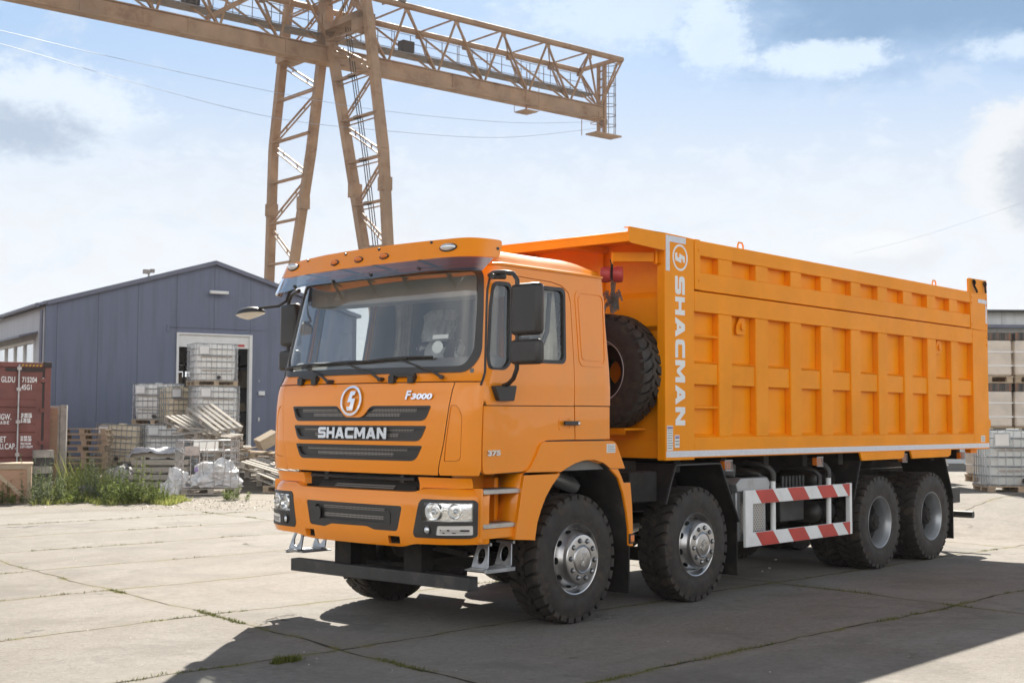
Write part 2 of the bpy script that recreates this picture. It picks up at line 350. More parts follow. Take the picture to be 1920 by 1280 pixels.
    lat = t.M('SUBTRACT', t.M('MULTIPLY', t.M('ADD', X, 8.694), .659), t.M('MULTIPLY', t.M('ADD', Y, 8.104), .752))
    dm = t.M('MULTIPLY', t.ramp(t.M('ADD', dep, t.M('MULTIPLY', t.M('SUBTRACT', med, .5), 3.)), 24.3, 25.3), t.ramp(lat, 3, 1))
    dm = t.M('MAXIMUM', dm, t.ramp(dep, 48, 55))
    dc = t.mix(t.ramp(med, .35, .65), (.23, .195, .15), (.15, .125, .092)); dc = t.mix(t.ramp(fine, .42, .62), dc, (.27, .245, .21)); dc = t.mix(t.ramp(grit, .5, .62, 0, .6), dc, (.11, .095, .075))
    c = t.mix(dm, c, dc)
    t.link(c, p.inputs['Base Color'])
    b = t.add('ShaderNodeBump'); b.inputs['Distance'].default_value = .028
    h = t.M('ADD', t.M('MULTIPLY', fine, .28), t.M('MULTIPLY', med, .35)); h = t.M('ADD', t.M('ADD', h, t.M('MULTIPLY', grit, .12)), t.M('MULTIPLY', pit, .35)); h = t.M('SUBTRACT', h, t.M('MULTIPLY', t.M('MAXIMUM', joint, crack), .9))
    t.link(h, b.inputs['Height']); t.link(b.outputs[0], p.inputs['Normal'])
    return mt
MT['ground'] = ground_mat()

# ------------------------------------------------------------------ helpers
def wm(o):
    M_ = o.matrix_basis.copy()
    while o.parent: o = o.parent; M_ = o.matrix_basis @ M_
    return M_
def tag(o, label=None, cat=None, group=None, kind=None):
    if label: o['label'] = label
    if cat: o['category'] = cat
    if group: o['group'] = group
    if kind: o['kind'] = kind
    return o
def empty(name, loc, rz=0, label=None, cat=None, group=None):
    o = bpy.data.objects.new(name, None); COL.objects.link(o); o.location = loc; o.rotation_euler = (0, 0, rz); o.empty_display_size = .2
    return tag(o, label, cat, group)
def link_mesh(name, me, mt, parent=None, smooth=None, world=True, bevel=0):
    if parent is not None and world: me.transform(wm(parent).inverted())
    o = bpy.data.objects.new(name, me); COL.objects.link(o)
    if parent is not None: o.parent = parent
    for m_ in (mt if isinstance(mt, (list, tuple)) else [mt]): me.materials.append(MT[m_] if isinstance(m_, str) else m_)
    if smooth is not None and len(me.polygons):
        me.polygons.foreach_set('use_smooth', [True]*len(me.polygons))
        me.set_sharp_from_angle(angle=R(smooth))
    if bevel:
        b = o.modifiers.new('bevel', 'BEVEL'); b.width = bevel; b.segments = 2; b.limit_method = 'ANGLE'; b.angle_limit = R(40); b.harden_normals = False
    return o
class MB:
    def __init__(s): s.v = []; s.f = []; s.mi = []; s.cur = 0
    def add(s, vs, fs):
        n = len(s.v); s.v += [tuple(v) for v in vs]; s.f += [tuple(i+n for i in f) for f in fs]; s.mi += [s.cur]*len(fs)
        return s
    def box(s, a, b, M_=None):
        x0, x1 = sorted((a[0], b[0])); y0, y1 = sorted((a[1], b[1])); z0, z1 = sorted((a[2], b[2]))
        vs = [Vector(p) for p in ((x0, y0, z0), (x1, y0, z0), (x1, y1, z0), (x0, y1, z0), (x0, y0, z1), (x1, y0, z1), (x1, y1, z1), (x0, y1, z1))]
        if M_: vs = [M_ @ v for v in vs]
        return s.add(vs, [(0, 3, 2, 1), (4, 5, 6, 7), (0, 1, 5, 4), (1, 2, 6, 5), (2, 3, 7, 6), (3, 0, 4, 7)])
    def prism(s, poly, axis, a, b, M_=None):
        # poly in the other two axes (cyclic order kept xz for y, xy for z, yz for x)
        def P(p, t): return Vector((t, p[0], p[1])) if axis == 0 else Vector((p[0], t, p[1])) if axis == 1 else Vector((p[0], p[1], t))
        n = len(poly); vs = [P(p, a) for p in poly]+[P(p, b) for p in poly]
        if M_: vs = [M_ @ v for v in vs]
        area = sum(poly[i][0]*poly[(i+1) % n][1]-poly[(i+1) % n][0]*poly[i][1] for i in range(n))
        flip = (area > 0) == (axis != 1)
        if b < a: flip = not flip
        fs = [tuple(range(n)), tuple(range(2*n-1, n-1, -1))]+[((i, n+i, n+(i+1) % n, (i+1) % n)) for i in range(n)]
        if flip: fs = [tuple(reversed(f)) for f in fs]
        return s.add(vs, fs)
    def bar(s, p, q, w, h=None, upv=(0, 0, 1)):
        p = Vector(p); q = Vector(q); d = (q-p); L = d.length
        if L < 1e-6: return s
        d.normalize(); h = h or w; u = Vector(upv)
        if abs(d.dot(u)) > .99: u = Vector((1, 0, 0))
        a = d.cross(u).normalized()*w/2; b = a.cross(d).normalized()*h/2
        vs = [p-a-b, p+a-b, p+a+b, p-a+b, q-a-b, q+a-b, q+a+b, q-a+b]
        return s.add(vs, [(0, 1, 2, 3), (7, 6, 5, 4), (0, 4, 5, 1), (1, 5, 6, 2), (2, 6, 7, 3), (3, 7, 4, 0)])
    def tube(s, pts, r, n=10, caps=True, closed=False):
        pts = [Vector(p) for p in pts]; rs = r if isinstance(r, (list, tuple)) else [r]*len(pts)
        vs = []; prev = None
        for i, p in enumerate(pts):
            if closed: d = pts[(i+1) % len(pts)]-pts[i-1]
            else: d = pts[min(i+1, len(pts)-1)]-pts[max(i-1, 0)]
            d.normalize()
            if prev is None:
                u = Vector((0, 0, 1)) if abs(d.z) < .9 else Vector((1, 0, 0)); a = d.cross(u).normalized()
            else: a = (prev-d*prev.dot(d)).normalized()
            prev = a; b = d.cross(a)
            for k in range(n):
                t = 2*math.pi*k/n; vs.append(p+(a*math.cos(t)+b*math.sin(t))*rs[i])
        fs = []
        m_ = len(pts) if closed else len(pts)-1
        for i in range(m_):
            j = (i+1) % len(pts)
            for k in range(n): fs.append((i*n+k, j*n+k, j*n+(k+1) % n, i*n+(k+1) % n)[::-1])
        if caps and not closed: fs += [tuple(range(n)), tuple(reversed(range((len(pts)-1)*n, len(pts)*n)))]
        fs = [tuple(reversed(f)) for f in fs]
        return s.add(vs, fs)
    def cyl(s, p, q, r, n=16): return s.tube([p, q], r, n)
    def lathe(s, prof, c, axis, n=48, a0=0, close=False):
        # prof: (radius, along); axis unit vector
        ax_ = Vector(axis).normalized(); u = Vector((0, 0, 1)) if abs(ax_.z) < .9 else Vector((1, 0, 0)); a = ax_.cross(u).normalized(); b = ax_.cross(a); c = Vector(c)
        vs = []; m_ = len(prof)
        for k in range(n):
            t = a0+2*math.pi*k/n; e = a*math.cos(t)+b*math.sin(t)
            vs += [c+e*r_+ax_*h for r_, h in prof]
        fs = []
        for k in range(n):
            k2 = (k+1) % n
            for i in range(m_-1 if not close else m_):
                j = (i+1) % m_; fs.append((k*m_+i, k2*m_+i, k2*m_+j, k*m_+j))
        return s.add(vs, fs)
    def build(s, name, mt, parent=None, smooth=None, bevel=0, fix=False):
        me = bpy.data.meshes.new(name); me.from_pydata(s.v, [], s.f)
        if any(s.mi): me.polygons.foreach_set('material_index', s.mi)
        if fix:
            bm = bmesh.new(); bm.from_mesh(me); bmesh.ops.recalc_face_normals(bm, faces=bm.faces); bm.to_mesh(me); bm.free()
        me.update()
        return link_mesh(name, me, mt, parent, smooth, bevel=bevel)
def rounded(pts, r, n=5):
    out = []; N = len(pts); rr = r if isinstance(r, (list, tuple)) else [r]*N
    for i in range(N):
        p = Vector((*pts[i], 0)); a = Vector((*pts[i-1], 0))-p; b = Vector((*pts[(i+1) % N], 0))-p
        la, lb = a.length, b.length; a.normalize(); b.normalize(); q = min(rr[i], la*.45, lb*.45)
        if q < 1e-4: out.append((p.x, p.y)); continue
        ang = a.angle(b, math.pi)
        if ang > R(172): out.append((p.x, p.y)); continue
        p0 = p+a*q; p2 = p+b*q
        for k in range(n+1):
            t = k/n; v = p0*(1-t)**2+p*2*t*(1-t)+p2*t*t; out.append((v.x, v.y))
    return out
def resample(poly, step):
    out = []; N = len(poly)
    for i in range(N):
        a, b = poly[i], poly[(i+1) % N]; L = math.hypot(b[0]-a[0], b[1]-a[1]); k = max(1, int(math.ceil(L/step)))
        for j in range(k): out.append((a[0]+(b[0]-a[0])*j/k, a[1]+(b[1]-a[1])*j/k))
    return out
def inside(p, poly):
    x, y = p; c = False; N = len(poly); j = N-1
    for i in range(N):
        xi, yi = poly[i]; xj, yj = poly[j]
        if (yi > y) != (yj > y) and x < (xj-xi)*(y-yi)/(yj-yi)+xi: c = not c
        j = i
    return c
def segd(p, poly):
    best = 9
    for i in range(len(poly)):
        a = poly[i-1]; b = poly[i]; dx, dy = b[0]-a[0], b[1]-a[1]; L = dx*dx+dy*dy
        t = 0 if L == 0 else max(0, min(1, ((p[0]-a[0])*dx+(p[1]-a[1])*dy)/L))
        best = min(best, math.hypot(p[0]-a[0]-t*dx, p[1]-a[1]-t*dy))
    return best
def panel(name, fn, outer, holes, mt, parent, off=0., depth=.02, step=.04, smooth=35, out_mb=None):
    O = resample(outer, step); H = [resample(h, step) for h in holes]
    verts = []; edges = []
    for P in [O]+H:
        n = len(verts); verts += P; edges += [(n+i, n+(i+1) % len(P)) for i in range(len(P))]
    xs = [p[0] for p in O]; ys = [p[1] for p in O]
    i0, i1 = int(min(xs)/step)-1, int(max(xs)/step)+2; j0, j1 = int(min(ys)/step)-1, int(max(ys)/step)+2
    for i in range(i0, i1):
        for j in range(j0, j1):
            q = (i*step, j*step)
            if inside(q, O) and segd(q, O) > step*.35 and all((not inside(q, h)) and segd(q, h) > step*.35 for h in H): verts.append(q)
    r_ = delaunay_2d_cdt([Vector(v) for v in verts], edges, [], 0, 1e-6)
    V2 = r_[0]; F = []
    for f in r_[2]:
        cx = sum(V2[k].x for k in f)/len(f); cy = sum(V2[k].y for k in f)/len(f)
        if inside((cx, cy), O) and not any(inside((cx, cy), h) for h in H): F.append(tuple(f))
    mb = out_mb or MB()
    P3 = [Vector(fn(v.x, v.y, off)) for v in V2]
    # orientation: compare with outward offset
    if not F: return None
    f = F[len(F)//2]; nrm = (P3[f[1]]-P3[f[0]]).cross(P3[f[2]]-P3[f[0]])
    c_ = sum((V2[k].x for k in f))/3, sum((V2[k].y for k in f))/3
    o_ = Vector(fn(c_[0], c_[1], off+.01))-Vector(fn(c_[0], c_[1], off))
    if nrm.dot(o_) < 0: F = [tuple(reversed(f)) for f in F]
    mb.add(P3, F)
    if depth:
        cnt = {}
        for f in F:
            for a, b in zip(f, f[1:]+f[:1]):
                cnt[(a, b)] = 1
        be = [(a, b) for (a, b) in cnt if (b, a) not in cnt]
        vs = []; fs = []
        for a, b in be:
            n = len(vs); vs += [P3[a], P3[b], Vector(fn(V2[b].x, V2[b].y, off-depth)), Vector(fn(V2[a].x, V2[a].y, off-depth))]
            fs.append((n+1, n, n+3, n+2))
        mb.add(vs, fs)
    if out_mb: return None
    return mb.build(name, mt, parent, smooth)
def text_mesh(name, body, size, mt, parent, M_, extrude=.004, sx=1.0, bold=0.0, spacing=1.0, align='CENTER', shear=0.):
    cu = bpy.data.curves.new(name, 'FONT'); cu.body = body; cu.size = size; cu.extrude = extrude; cu.offset = bold; cu.space_character = spacing
    cu.align_x = align; cu.align_y = 'CENTER'; cu.shear = shear; cu.resolution_u = 4
    ob = bpy.data.objects.new(name+'_src', cu); COL.objects.link(ob)
    bpy.context.view_layer.update()
    me = bpy.data.meshes.new_from_object(ob.evaluated_get(bpy.context.evaluated_depsgraph_get())); bpy.data.objects.remove(ob); bpy.data.curves.remove(cu)
    me.name = name
    me.transform(Matrix.Diagonal((sx, 1, 1, 1))); me.transform(M_)
    me.materials.clear()
    return link_mesh(name, me, mt, parent)
def frameM(o, xdir, ydir):
    x = Vector(xdir).normalized(); y = Vector(ydir); y = (y-x*y.dot(x)).normalized(); z = x.cross(y)
    M_ = Matrix((x, y, z)).transposed().to_4x4(); M_.translation = Vector(o); return M_
def copy_tree(o, parent=None):
    c = o.copy(); COL.objects.link(c)
    if parent is not None: c.parent = parent
    for ch in [q for q in bpy.data.objects if q.parent == o and q is not c]: copy_tree(ch, c)
    return c

# ------------------------------------------------------------------ ground (one sheet, rising a little beyond the yard)
FH = Vector((.752, .659, 0)); RH = Vector((.659, -.752, 0)); C0 = Vector((-8.694, -8.1039, 0))
def sm(t): t = min(max(t, 0), 1); return t*t*(3-2*t)
def gz(x, y):
    p = Vector((x, y, 0))-C0; d = p.dot(FH); l = p.dot(RH)
    d0 = 29.3+(17.8-29.3)*min(max((l+3.5)/11.5, 0), 1.05)
    return .42*sm((d-d0)/6.)
def build_ground():
    ls = [-900, -400, -200, -100, -60, -40]+[-30+i for i in range(61)]+[40, 60, 100, 200, 400, 900]
    ds = [-300, -120, -60, -30, -15, -5, 0]+[2*i for i in range(1, 8)]+[15+.75*i for i in range(36)]+[45, 55, 70, 100, 160, 300, 700, 2500]
    mb = MB(); vs = []
    for d in ds:
        for l in ls:
            p = C0+FH*d+RH*l; vs.append((p.x, p.y, gz(p.x, p.y)))
    n = len(ls); fs = [(i*n+j, i*n+j+1, (i+1)*n+j+1, (i+1)*n+j) for i in range(len(ds)-1) for j in range(n-1)]
    mb.add(vs, [tuple(reversed(f)) for f in fs])
    o = mb.build('ground', 'ground', None, smooth=60, fix=True)
    tag(o, 'pale cracked concrete slab yard with grass in its joints', None, None, 'structure')
    if o.data.polygons[len(o.data.polygons)//2].normal.z < 0: o.data.flip_normals()
    return o
build_ground()

# ------------------------------------------------------------------ cab surface
def bez(P, n):
    o = []
    for i in range(1, n+1):
        t = i/n; a = (1-t)**3; b = 3*(1-t)**2*t; c = 3*(1-t)*t*t; d = t**3
        o.append((a*P[0][0]+b*P[1][0]+c*P[2][0]+d*P[3][0], a*P[0][1]+b*P[1][1]+c*P[2][1]+d*P[3][1]))
    return o
class Plan:
    def __init__(s, x0, k, ya, P1, P2, P3, xe=.44, rr=.05, back=True):
        pts = [(x0+k*y*y, y) for y in [ya*i/24 for i in range(25)]]
        pts += bez([pts[-1], P1, P2, P3], 24); Wd = P3[1]; pts.append((xe-rr, Wd))
        for i in range(1, 7): a = i/6*math.pi/2; pts.append((xe-rr+rr*math.sin(a), Wd-rr+rr*math.cos(a)))
        if back: pts.append((xe, 0))
        s.p = pts; s.s = [0]
        for a, b in zip(pts, pts[1:]): s.s.append(s.s[-1]+math.hypot(b[0]-a[0], b[1]-a[1]))
        s.L = s.s[-1]; s.W = Wd; s.xe3 = P3[0]
    def at(s, t):
        sg = -1 if t >= 0 else 1; t = min(abs(t), s.L); i = min(max(bisect.bisect_right(s.s, t)-1, 0), len(s.p)-2)
        f = (t-s.s[i])/(s.s[i+1]-s.s[i]); a, b = s.p[i], s.p[i+1]
        return a[0]+(b[0]-a[0])*f, sg*(a[1]+(b[1]-a[1])*f)
    def sx(s, x): return s.s[48]+(x-s.xe3)
def lerp(tab, z):
    if z <= tab[0][0]: return tab[0][1]
    for (a, u), (b, v) in zip(tab, tab[1:]):
        if z <= b: return u+(v-u)*(z-a)/(b-a)
    return tab[-1][1]
CAB = Plan(-1.41, .08, .98, (-1.318, 1.12), (-1.24, 1.245), (-1.13, 1.245))
LEAN = [(1.18, .035), (1.24, .012), (1.32, 0), (1.5, 0), (1.78, .012), (1.90, .03), (1.96, .05), (2.0, .08), (2.05, .10), (2.9, .266), (3.0, .29)]
TUMB = [(1.2, .0), (1.95, 0), (2.1, .01), (2.9, .095), (3.0, .11)]
def cabf(s, z, off=0.):
    x, y = CAB.at(s); w = 1-sm((x+1.1)/.8); Wd = CAB.W; f = (Wd-lerp(TUMB, z)+off)/Wd
    x2 = x+lerp(LEAN, z)*w; y2 = y*f
    if off:
        if x < 0: x2 -= off*w*sm((Wd-abs(y))/.25)
        else: x2 += off*sm((x-.38)/.06)
    return x2, y2, z
BUM = Plan(-1.43, .06, .9, (-1.368, 1.03), (-1.275, 1.235), (-1.08, 1.245), xe=-.9, rr=.02, back=False)
BL = [(.66, .05), (.70, .02), (.78, 0), (1.0, 0), (1.08, .01), (1.12, .03), (1.16, .07)]
def bumf(s, z, off=0.):
    x, y = BUM.at(s); l = lerp(BL, z)
    return x+l-off, y*(1-.5*l/1.25+off/1.25), z
VIS = Plan(-1.36, .07, .95, (-1.28, 1.1), (-1.2, 1.24), (-.95, 1.24), xe=-.6, rr=.01, back=False)
def visf(s, z, off=0.):
    x, y = VIS.at(s); k = z-2.95; w = 1-sm((x+1.1)/.4)
    return x+.45*k*w-off*w, y*(1-.08*k)*(1+off*.6), z
def mir(p): return [(-a, b) for a, b in reversed(p)]

TR = empty('dump_truck', (3.4, 0, 0), 0, 'orange four-axle dump truck with black mirrors parked on the concrete yard', 'dump truck')
O = 'orange'
# ---- cab shell
GL = rounded([(-1.125, 2.087), (1.06, 2.09), (1.142, 2.2), (1.142, 2.55), (1.128, 2.846), (-1.128, 2.846), (-1.142, 2.55), (-1.142, 2.2), (-1.06, 2.09)][1:], [.16, .10, .02, .09, .09, .02, .10, .16], 7)
SEALO = rounded([(1.10, 2.04), (1.20, 2.17), (1.19, 2.55), (1.172, 2.875), (-1.172, 2.875), (-1.19, 2.55), (-1.20, 2.17), (-1.10, 2.04)], [.16, .12, .02, .10, .10, .02, .12, .16], 7)
DOORTOP = [(1.238, 1.972), (1.211, 2.66), (1.222, 2.765), (1.262, 2.815), (1.36, 2.826), (1.583, 2.824), (2.20, 2.812), (2.33, 2.79), (2.41, 2.74), (2.432, 2.66), (2.405, 2.0), (2.400, 1.797)]
outer = DOORTOP+[(4.14, 1.797), (4.14, 2.90), (-4.14, 2.90), (-4.14, 1.797)]+mir(DOORTOP)
cab_o = panel('cab', cabf, outer, [SEALO[:] and [(a*.985, b) for a, b in SEALO]], O, TR, 0, .03, .05)
for m_ in (1, -1):
    F = (lambda p: p) if m_ == 1 else mir
    panel('rear_corner_panel', cabf, F([(2.412, 1.515), (4.13, 1.515), (4.13, 1.789), (2.404, 1.789)]), [], O, TR, 0, .03, .06)
    W1 = rounded([(1.276, 2.072), (1.43, 2.072), (1.495, 2.13), (1.450, 2.745), (1.262, 2.745), (1.248, 2.55), (1.256, 2.15)], [.05, .05, .05, .06, .05, .01, .04])
    W2 = rounded([(1.60, 2.145), (2.285, 2.152), (2.352, 2.755), (1.555, 2.745)], .06)
    def grow(p, d):
        cx = sum(a for a, b in p)/len(p); cz = sum(b for a, b in p)/len(p)
        w = max(abs(a-cx) for a, b in p); h = max(abs(b-cz) for a, b in p)
        return [(cx+(a-cx)*(1+d/w), cz+(b-cz)*(1+d/h)) for a, b in p]
    dtop = [(a+.008*(1 if a < 1.8 else -1), b-.006) for a, b in DOORTOP]
    dtop[0] = (1.246, 1.972); dtop[-1] = (2.392, 1.790)
    dr = panel('door', cabf, F([(1.287, 1.787)]+dtop[:-1]+[(2.390, 1.793)]), [F(grow(W1, .01)), F(grow(W2, .01))], O, TR, 0, .03, .05)
    lowd = [(1.290, 1.258), (1.75, 1.270), (1.84, 1.30), (1.91, 1.372), (1.965, 1.465), (2.02, 1.512), (2.400, 1.517), (2.389, 1.786), (1.287, 1.780)]
    panel('lower_skin', cabf, F(rounded(lowd, [.03, .03, .04, .04, .04, .03, .01, .005, .005])), [], O, dr, 0, .03, .05)
    for w_, nm in ((W1, 'quarter_window'), (W2, 'side_window')):
        g = panel(nm, cabf, F(grow(w_, .004)), [], 'glass', dr, -.014, 0, .08)
        panel('window_seal', cabf, F(grow(w_, .018)), [F(grow(w_, -.012))], 'black', dr, .004, .03, .05)
    # stamped recess around windows
    if m_ == 1:
        hb = MB(); hb.box((-.245, -1.262, 1.633), (-.05, -1.285, 1.668)); hb.build('handle', 'black', dr, 30, .006)
        hb = MB(); hb.cyl((-.075, -1.283, 1.65), (-.075, -1.292, 1.65), .012); hb.build('lock', 'chrome', dr, 30)
        q = rounded([(2.19, 1.59), (2.34, 1.59), (2.34, 1.70), (2.19, 1.70)], .03); 
        panel('handle_recess', cabf, q, [rounded([(2.20, 1.60), (2.33, 1.60), (2.33, 1.69), (2.20, 1.69)], .03)], O, dr, .004, .01, .03)
    # pressed panel behind the door
    e1 = rounded([(2.475, 2.125), (2.84, 2.125), (2.90, 2.765), (2.49, 2.765)], .07); e2 = rounded([(2.515, 2.175), (2.81, 2.175), (2.862, 2.725), (2.53, 2.725)], .05)
    panel('pressed_panel', cabf, F(e1), [F([(a*.999+.002, b) for a, b in grow(e1, -.022)])], O, TR, .006, .01, .03)
    panel('pressed_panel', cabf, F(e2), [], O, TR, .005, .008, .05)
    cp = [(.922, 1.246), (1.252, 1.248), (1.277, 1.30), (1.279, 1.962), (1.030, 1.962), (1.009, 1.786), (.968, 1.49), (.914, 1.276)]
    df = rounded([(.968, 1.352), (1.118, 1.362), (1.122, 1.71), (1.075, 1.786), (1.02, 1.786), (.985, 1.52)], [.02, .04, .05, .04, .01, .01])
    cpn = panel('corner_panel', cabf, F(cp), [F(df)], O, TR, 0, .025, .03)
    panel('air_deflector', cabf, F(grow(df, -.003)), [], O, cpn, -.006, .01, .03)
    if m_ == -1:
        panel('turn_signal', cabf, F(rounded([(1.296, 1.38), (1.333, 1.38), (1.333, 1.73), (1.296, 1.73)], .01)), [], 'amber', TR, .012, .02, .03)
    # weather strip up the windscreen pillar
    sp = [(1.236*m_, 1.94+.05*i) for i in range(3)]+[(m_*a, b) for a, b in ((1.224, 2.3), (1.213, 2.6), (1.212, 2.70), (1.224, 2.785), (1.262, 2.826), (1.36, 2.84))]
    t_ = MB(); t_.tube([cabf(a, b, .006) for a, b in sp], .009, 8); t_.build('door_gutter', 'black', TR, 60)
# cowl strip and front panel
panel('cowl', cabf, rounded([(-1.232, 1.970), (1.232, 1.970), (1.222, 2.20), (1.19, 2.10), (1.12, 2.05), (-1.12, 2.05), (-1.19, 2.10), (-1.222, 2.20)], 0), [], O, TR, -.004, .03, .03)
def G(a): return rounded(a, .03, 4)
g1 = rounded([(-.772, 1.658), (.779, 1.664), (.832, 1.783), (.205, 1.783), (.10, 1.690), (-.10, 1.690), (-.205, 1.783), (-.832, 1.783)], [.05, .05, .02, .03, .04, .04, .03, .02])
g2 = rounded([(-.735, 1.502), (.735, 1.505), (.795, 1.626), (-.795, 1.624)], [.05, .05, .02, .02])
g3 = rounded([(-.69, 1.348), (.69, 1.351), (.76, 1.471), (-.76, 1.470)], [.05, .05, .02, .02])
fpo = [(-.906, 1.246), (.906, 1.246), (.906, 1.276), (.960, 1.49), (1.001, 1.786), (1.022, 1.962), (-1.022, 1.962), (-1.001, 1.786), (-.960, 1.49), (-.906, 1.276)]
fp = panel('front_panel', cabf, fpo, [g1, g2, g3], O, TR, 0, .022, .035)
for k, (g, msh) in enumerate(((g1, [[(-.70, 1.735), (-.20, 1.735), (-.235, 1.768), (-.705, 1.768)], [(.20, 1.735), (.68, 1.735), (.69, 1.768), (.235, 1.768)], [(-.535, 1.694), (-.125, 1.694), (-.165, 1.722), (-.54, 1.722)], [(.125, 1.694), (.51, 1.694), (.52, 1.722), (.165, 1.722)]]),
                              (g2, [[(-.66, 1.578), (.66, 1.578), (.67, 1.612), (-.67, 1.612)], [(-.50, 1.532), (.50, 1.532), (.51, 1.562), (-.51, 1.562)]]),
                              (g3, [[(-.60, 1.428), (.60, 1.428), (.61, 1.462), (-.61, 1.462)], [(-.455, 1.385), (.455, 1.385), (.46, 1.414), (-.46, 1.414)]]))):
    gr = panel('grille', cabf, grow(g, -.001), [grow(g, -.028)], 'black', fp, .004, .03, .04)
    panel('grille_recess', cabf, grow(g, -.026), [], 'black', fp, -.016, 0, .04)
    for q in msh:
        panel('mesh', cabf, q, [], 'mesh', gr, -.012, .002, .05)
# lettering on the grille and badges
LET = {'S': (1, [[(1, 1), (.24, 1), (.06, .95), (0, .82), (0, .58), (.06, .45), (.22, .40), (.70, .40), (.72, .33), (.70, .27), (0, .27), (0, 0), (.78, 0), (.95, .05), (1, .18), (1, .44), (.94, .57), (.80, .62), (.30, .62), (.28, .68), (.30, .73), (1, .73)]]),
       'H': (1, [[(0, 0), (.28, 0), (.28, .37), (.72, .37), (.72, 0), (1, 0), (1, 1), (.72, 1), (.72, .64), (.28, .64), (.28, 1), (0, 1)]]),
       'A': (1.08, [[(0, 0), (.29, 0), (.35, .17), (.65, .17), (.71, 0), (1, 0), (.66, 1), (.34, 1)], [(.43, .40), (.57, .40), (.50, .66)]]),
       'C': (1, [[(1, 1), (.24, 1), (.06, .93), (0, .76), (0, .24), (.06, .07), (.24, 0), (1, 0), (1, .28), (.32, .28), (.28, .34), (.28, .66), (.32, .72), (1, .72)]]),
       'M': (1.22, [[(0, 0), (.24, 0), (.24, .55), (.42, .16), (.58, .16), (.76, .55), (.76, 0), (1, 0), (1, 1), (.74, 1), (.50, .50), (.26, 1), (0, 1)]]),
       'N': (1, [[(0, 0), (.28, 0), (.28, .56), (.70, 0), (1, 0), (1, 1), (.72, 1), (.72, .44), (.30, 1), (0, 1)]])}
def block_word(fn, word, s0, s1, z0, z1, off, mt, parent, name, th, gap=.10):
    tot = sum(LET[ch][0] for ch in word)+gap*(len(word)-1); u = (s1-s0)/tot; x = s0
    for ch in word:
        w, P = LET[ch]; Q = [[(x+a*w*u, z0+b*(z1-z0)) for a, b in p] for p in P]
        panel(name, fn, Q[0], Q[1:], mt, parent, off, th, .03); x += (w+gap)*u
def surfM(fn, s, z, off): 
    p = Vector(fn(s, z, off)); dx = Vector(fn(s+.02, z, off))-Vector(fn(s-.02, z, off)); dz = Vector(fn(s, z+.02, off))-Vector(fn(s, z-.02, off)); return frameM(p, dx, dz)
def text_on(fn, body, s0, s1, z0, z1, off, mt, parent, name, sxl=1.4, bold=.004, extrude=.006, shear=0):
    n = len(body); grp = []; w = (s1-s0)/n
    tmp = text_mesh(name, body, (z1-z0)*1.38, mt, None, Matrix.Identity(4), extrude, 1, bold, 1.0, 'CENTER', shear)
    me = tmp.data; xs = [v.co.x for v in me.vertices]; ys = [v.co.y for v in me.vertices]
    x0, x1, y0, y1 = min(xs), max(xs), min(ys), max(ys)
    for v in me.vertices:
        s = s0+(v.co.x-x0)/(x1-x0)*(s1-s0); z = z0+(v.co.y-y0)/(y1-y0)*(z1-z0); v.co = Vector(fn(s, z, off+v.co.z))
    me.transform(wm(parent).inverted()); tmp.parent = parent; return tmp
block_word(cabf, 'SHACMAN', -.410, .398, 1.520, 1.610, .022, 'chrome', fp, 'badge_letter', .014)
text_on(cabf, 'F', .568, .628, 1.832, 1.902, .010, 'chrome', fp, 'badge_lettering', bold=.003, extrude=.005, shear=.15)
text_on(cabf, '3000', .628, .836, 1.832, 1.878, .010, 'chrome', fp, 'badge_lettering', bold=.003, extrude=.005, shear=.15)
text_on(lambda s, z, off=0: cabf(s, z, off), '375', 1.325, 1.474, 1.397, 1.442, .006, 'chrome', TR, 'badge_lettering', bold=.004, extrude=.004)
# round emblem: ring with a stepped S
def emblem(fn, cs, cz, rs, off, mt, parent, name='emblem', th=.012, wz=1.0, squash=1.):
    mb = MB(); ring_o = [(cs+rs*squash*math.cos(t*math.pi/24), cz+rs*math.sin(t*math.pi/24)) for t in range(48)]
    ring_i = [(cs+rs*.84*squash*math.cos(t*math.pi/24), cz+rs*.84*math.sin(t*math.pi/24)) for t in range(48)]
    panel(name, fn, ring_o, [ring_i], mt, parent, off, th, .03, out_mb=mb)
    S = [(-.10, .62), (.38, .62), (.30, .36), (.12, .36), (.06, .14), (.40, .14), (.24, -.66), (-.30, -.66), (-.36, -.40), (-.04, -.40), (.02, -.10), (-.32, -.10)]
    S = [(cs+a*rs*squash, cz+b*rs) for a, b in S]
    panel(name, fn, S, [], mt, parent, off, th, .03, out_mb=mb)
    return mb.build(name, mt, parent, 30)
emblem(cabf, -.022, 1.826, .123, .022, 'chrome', fp)
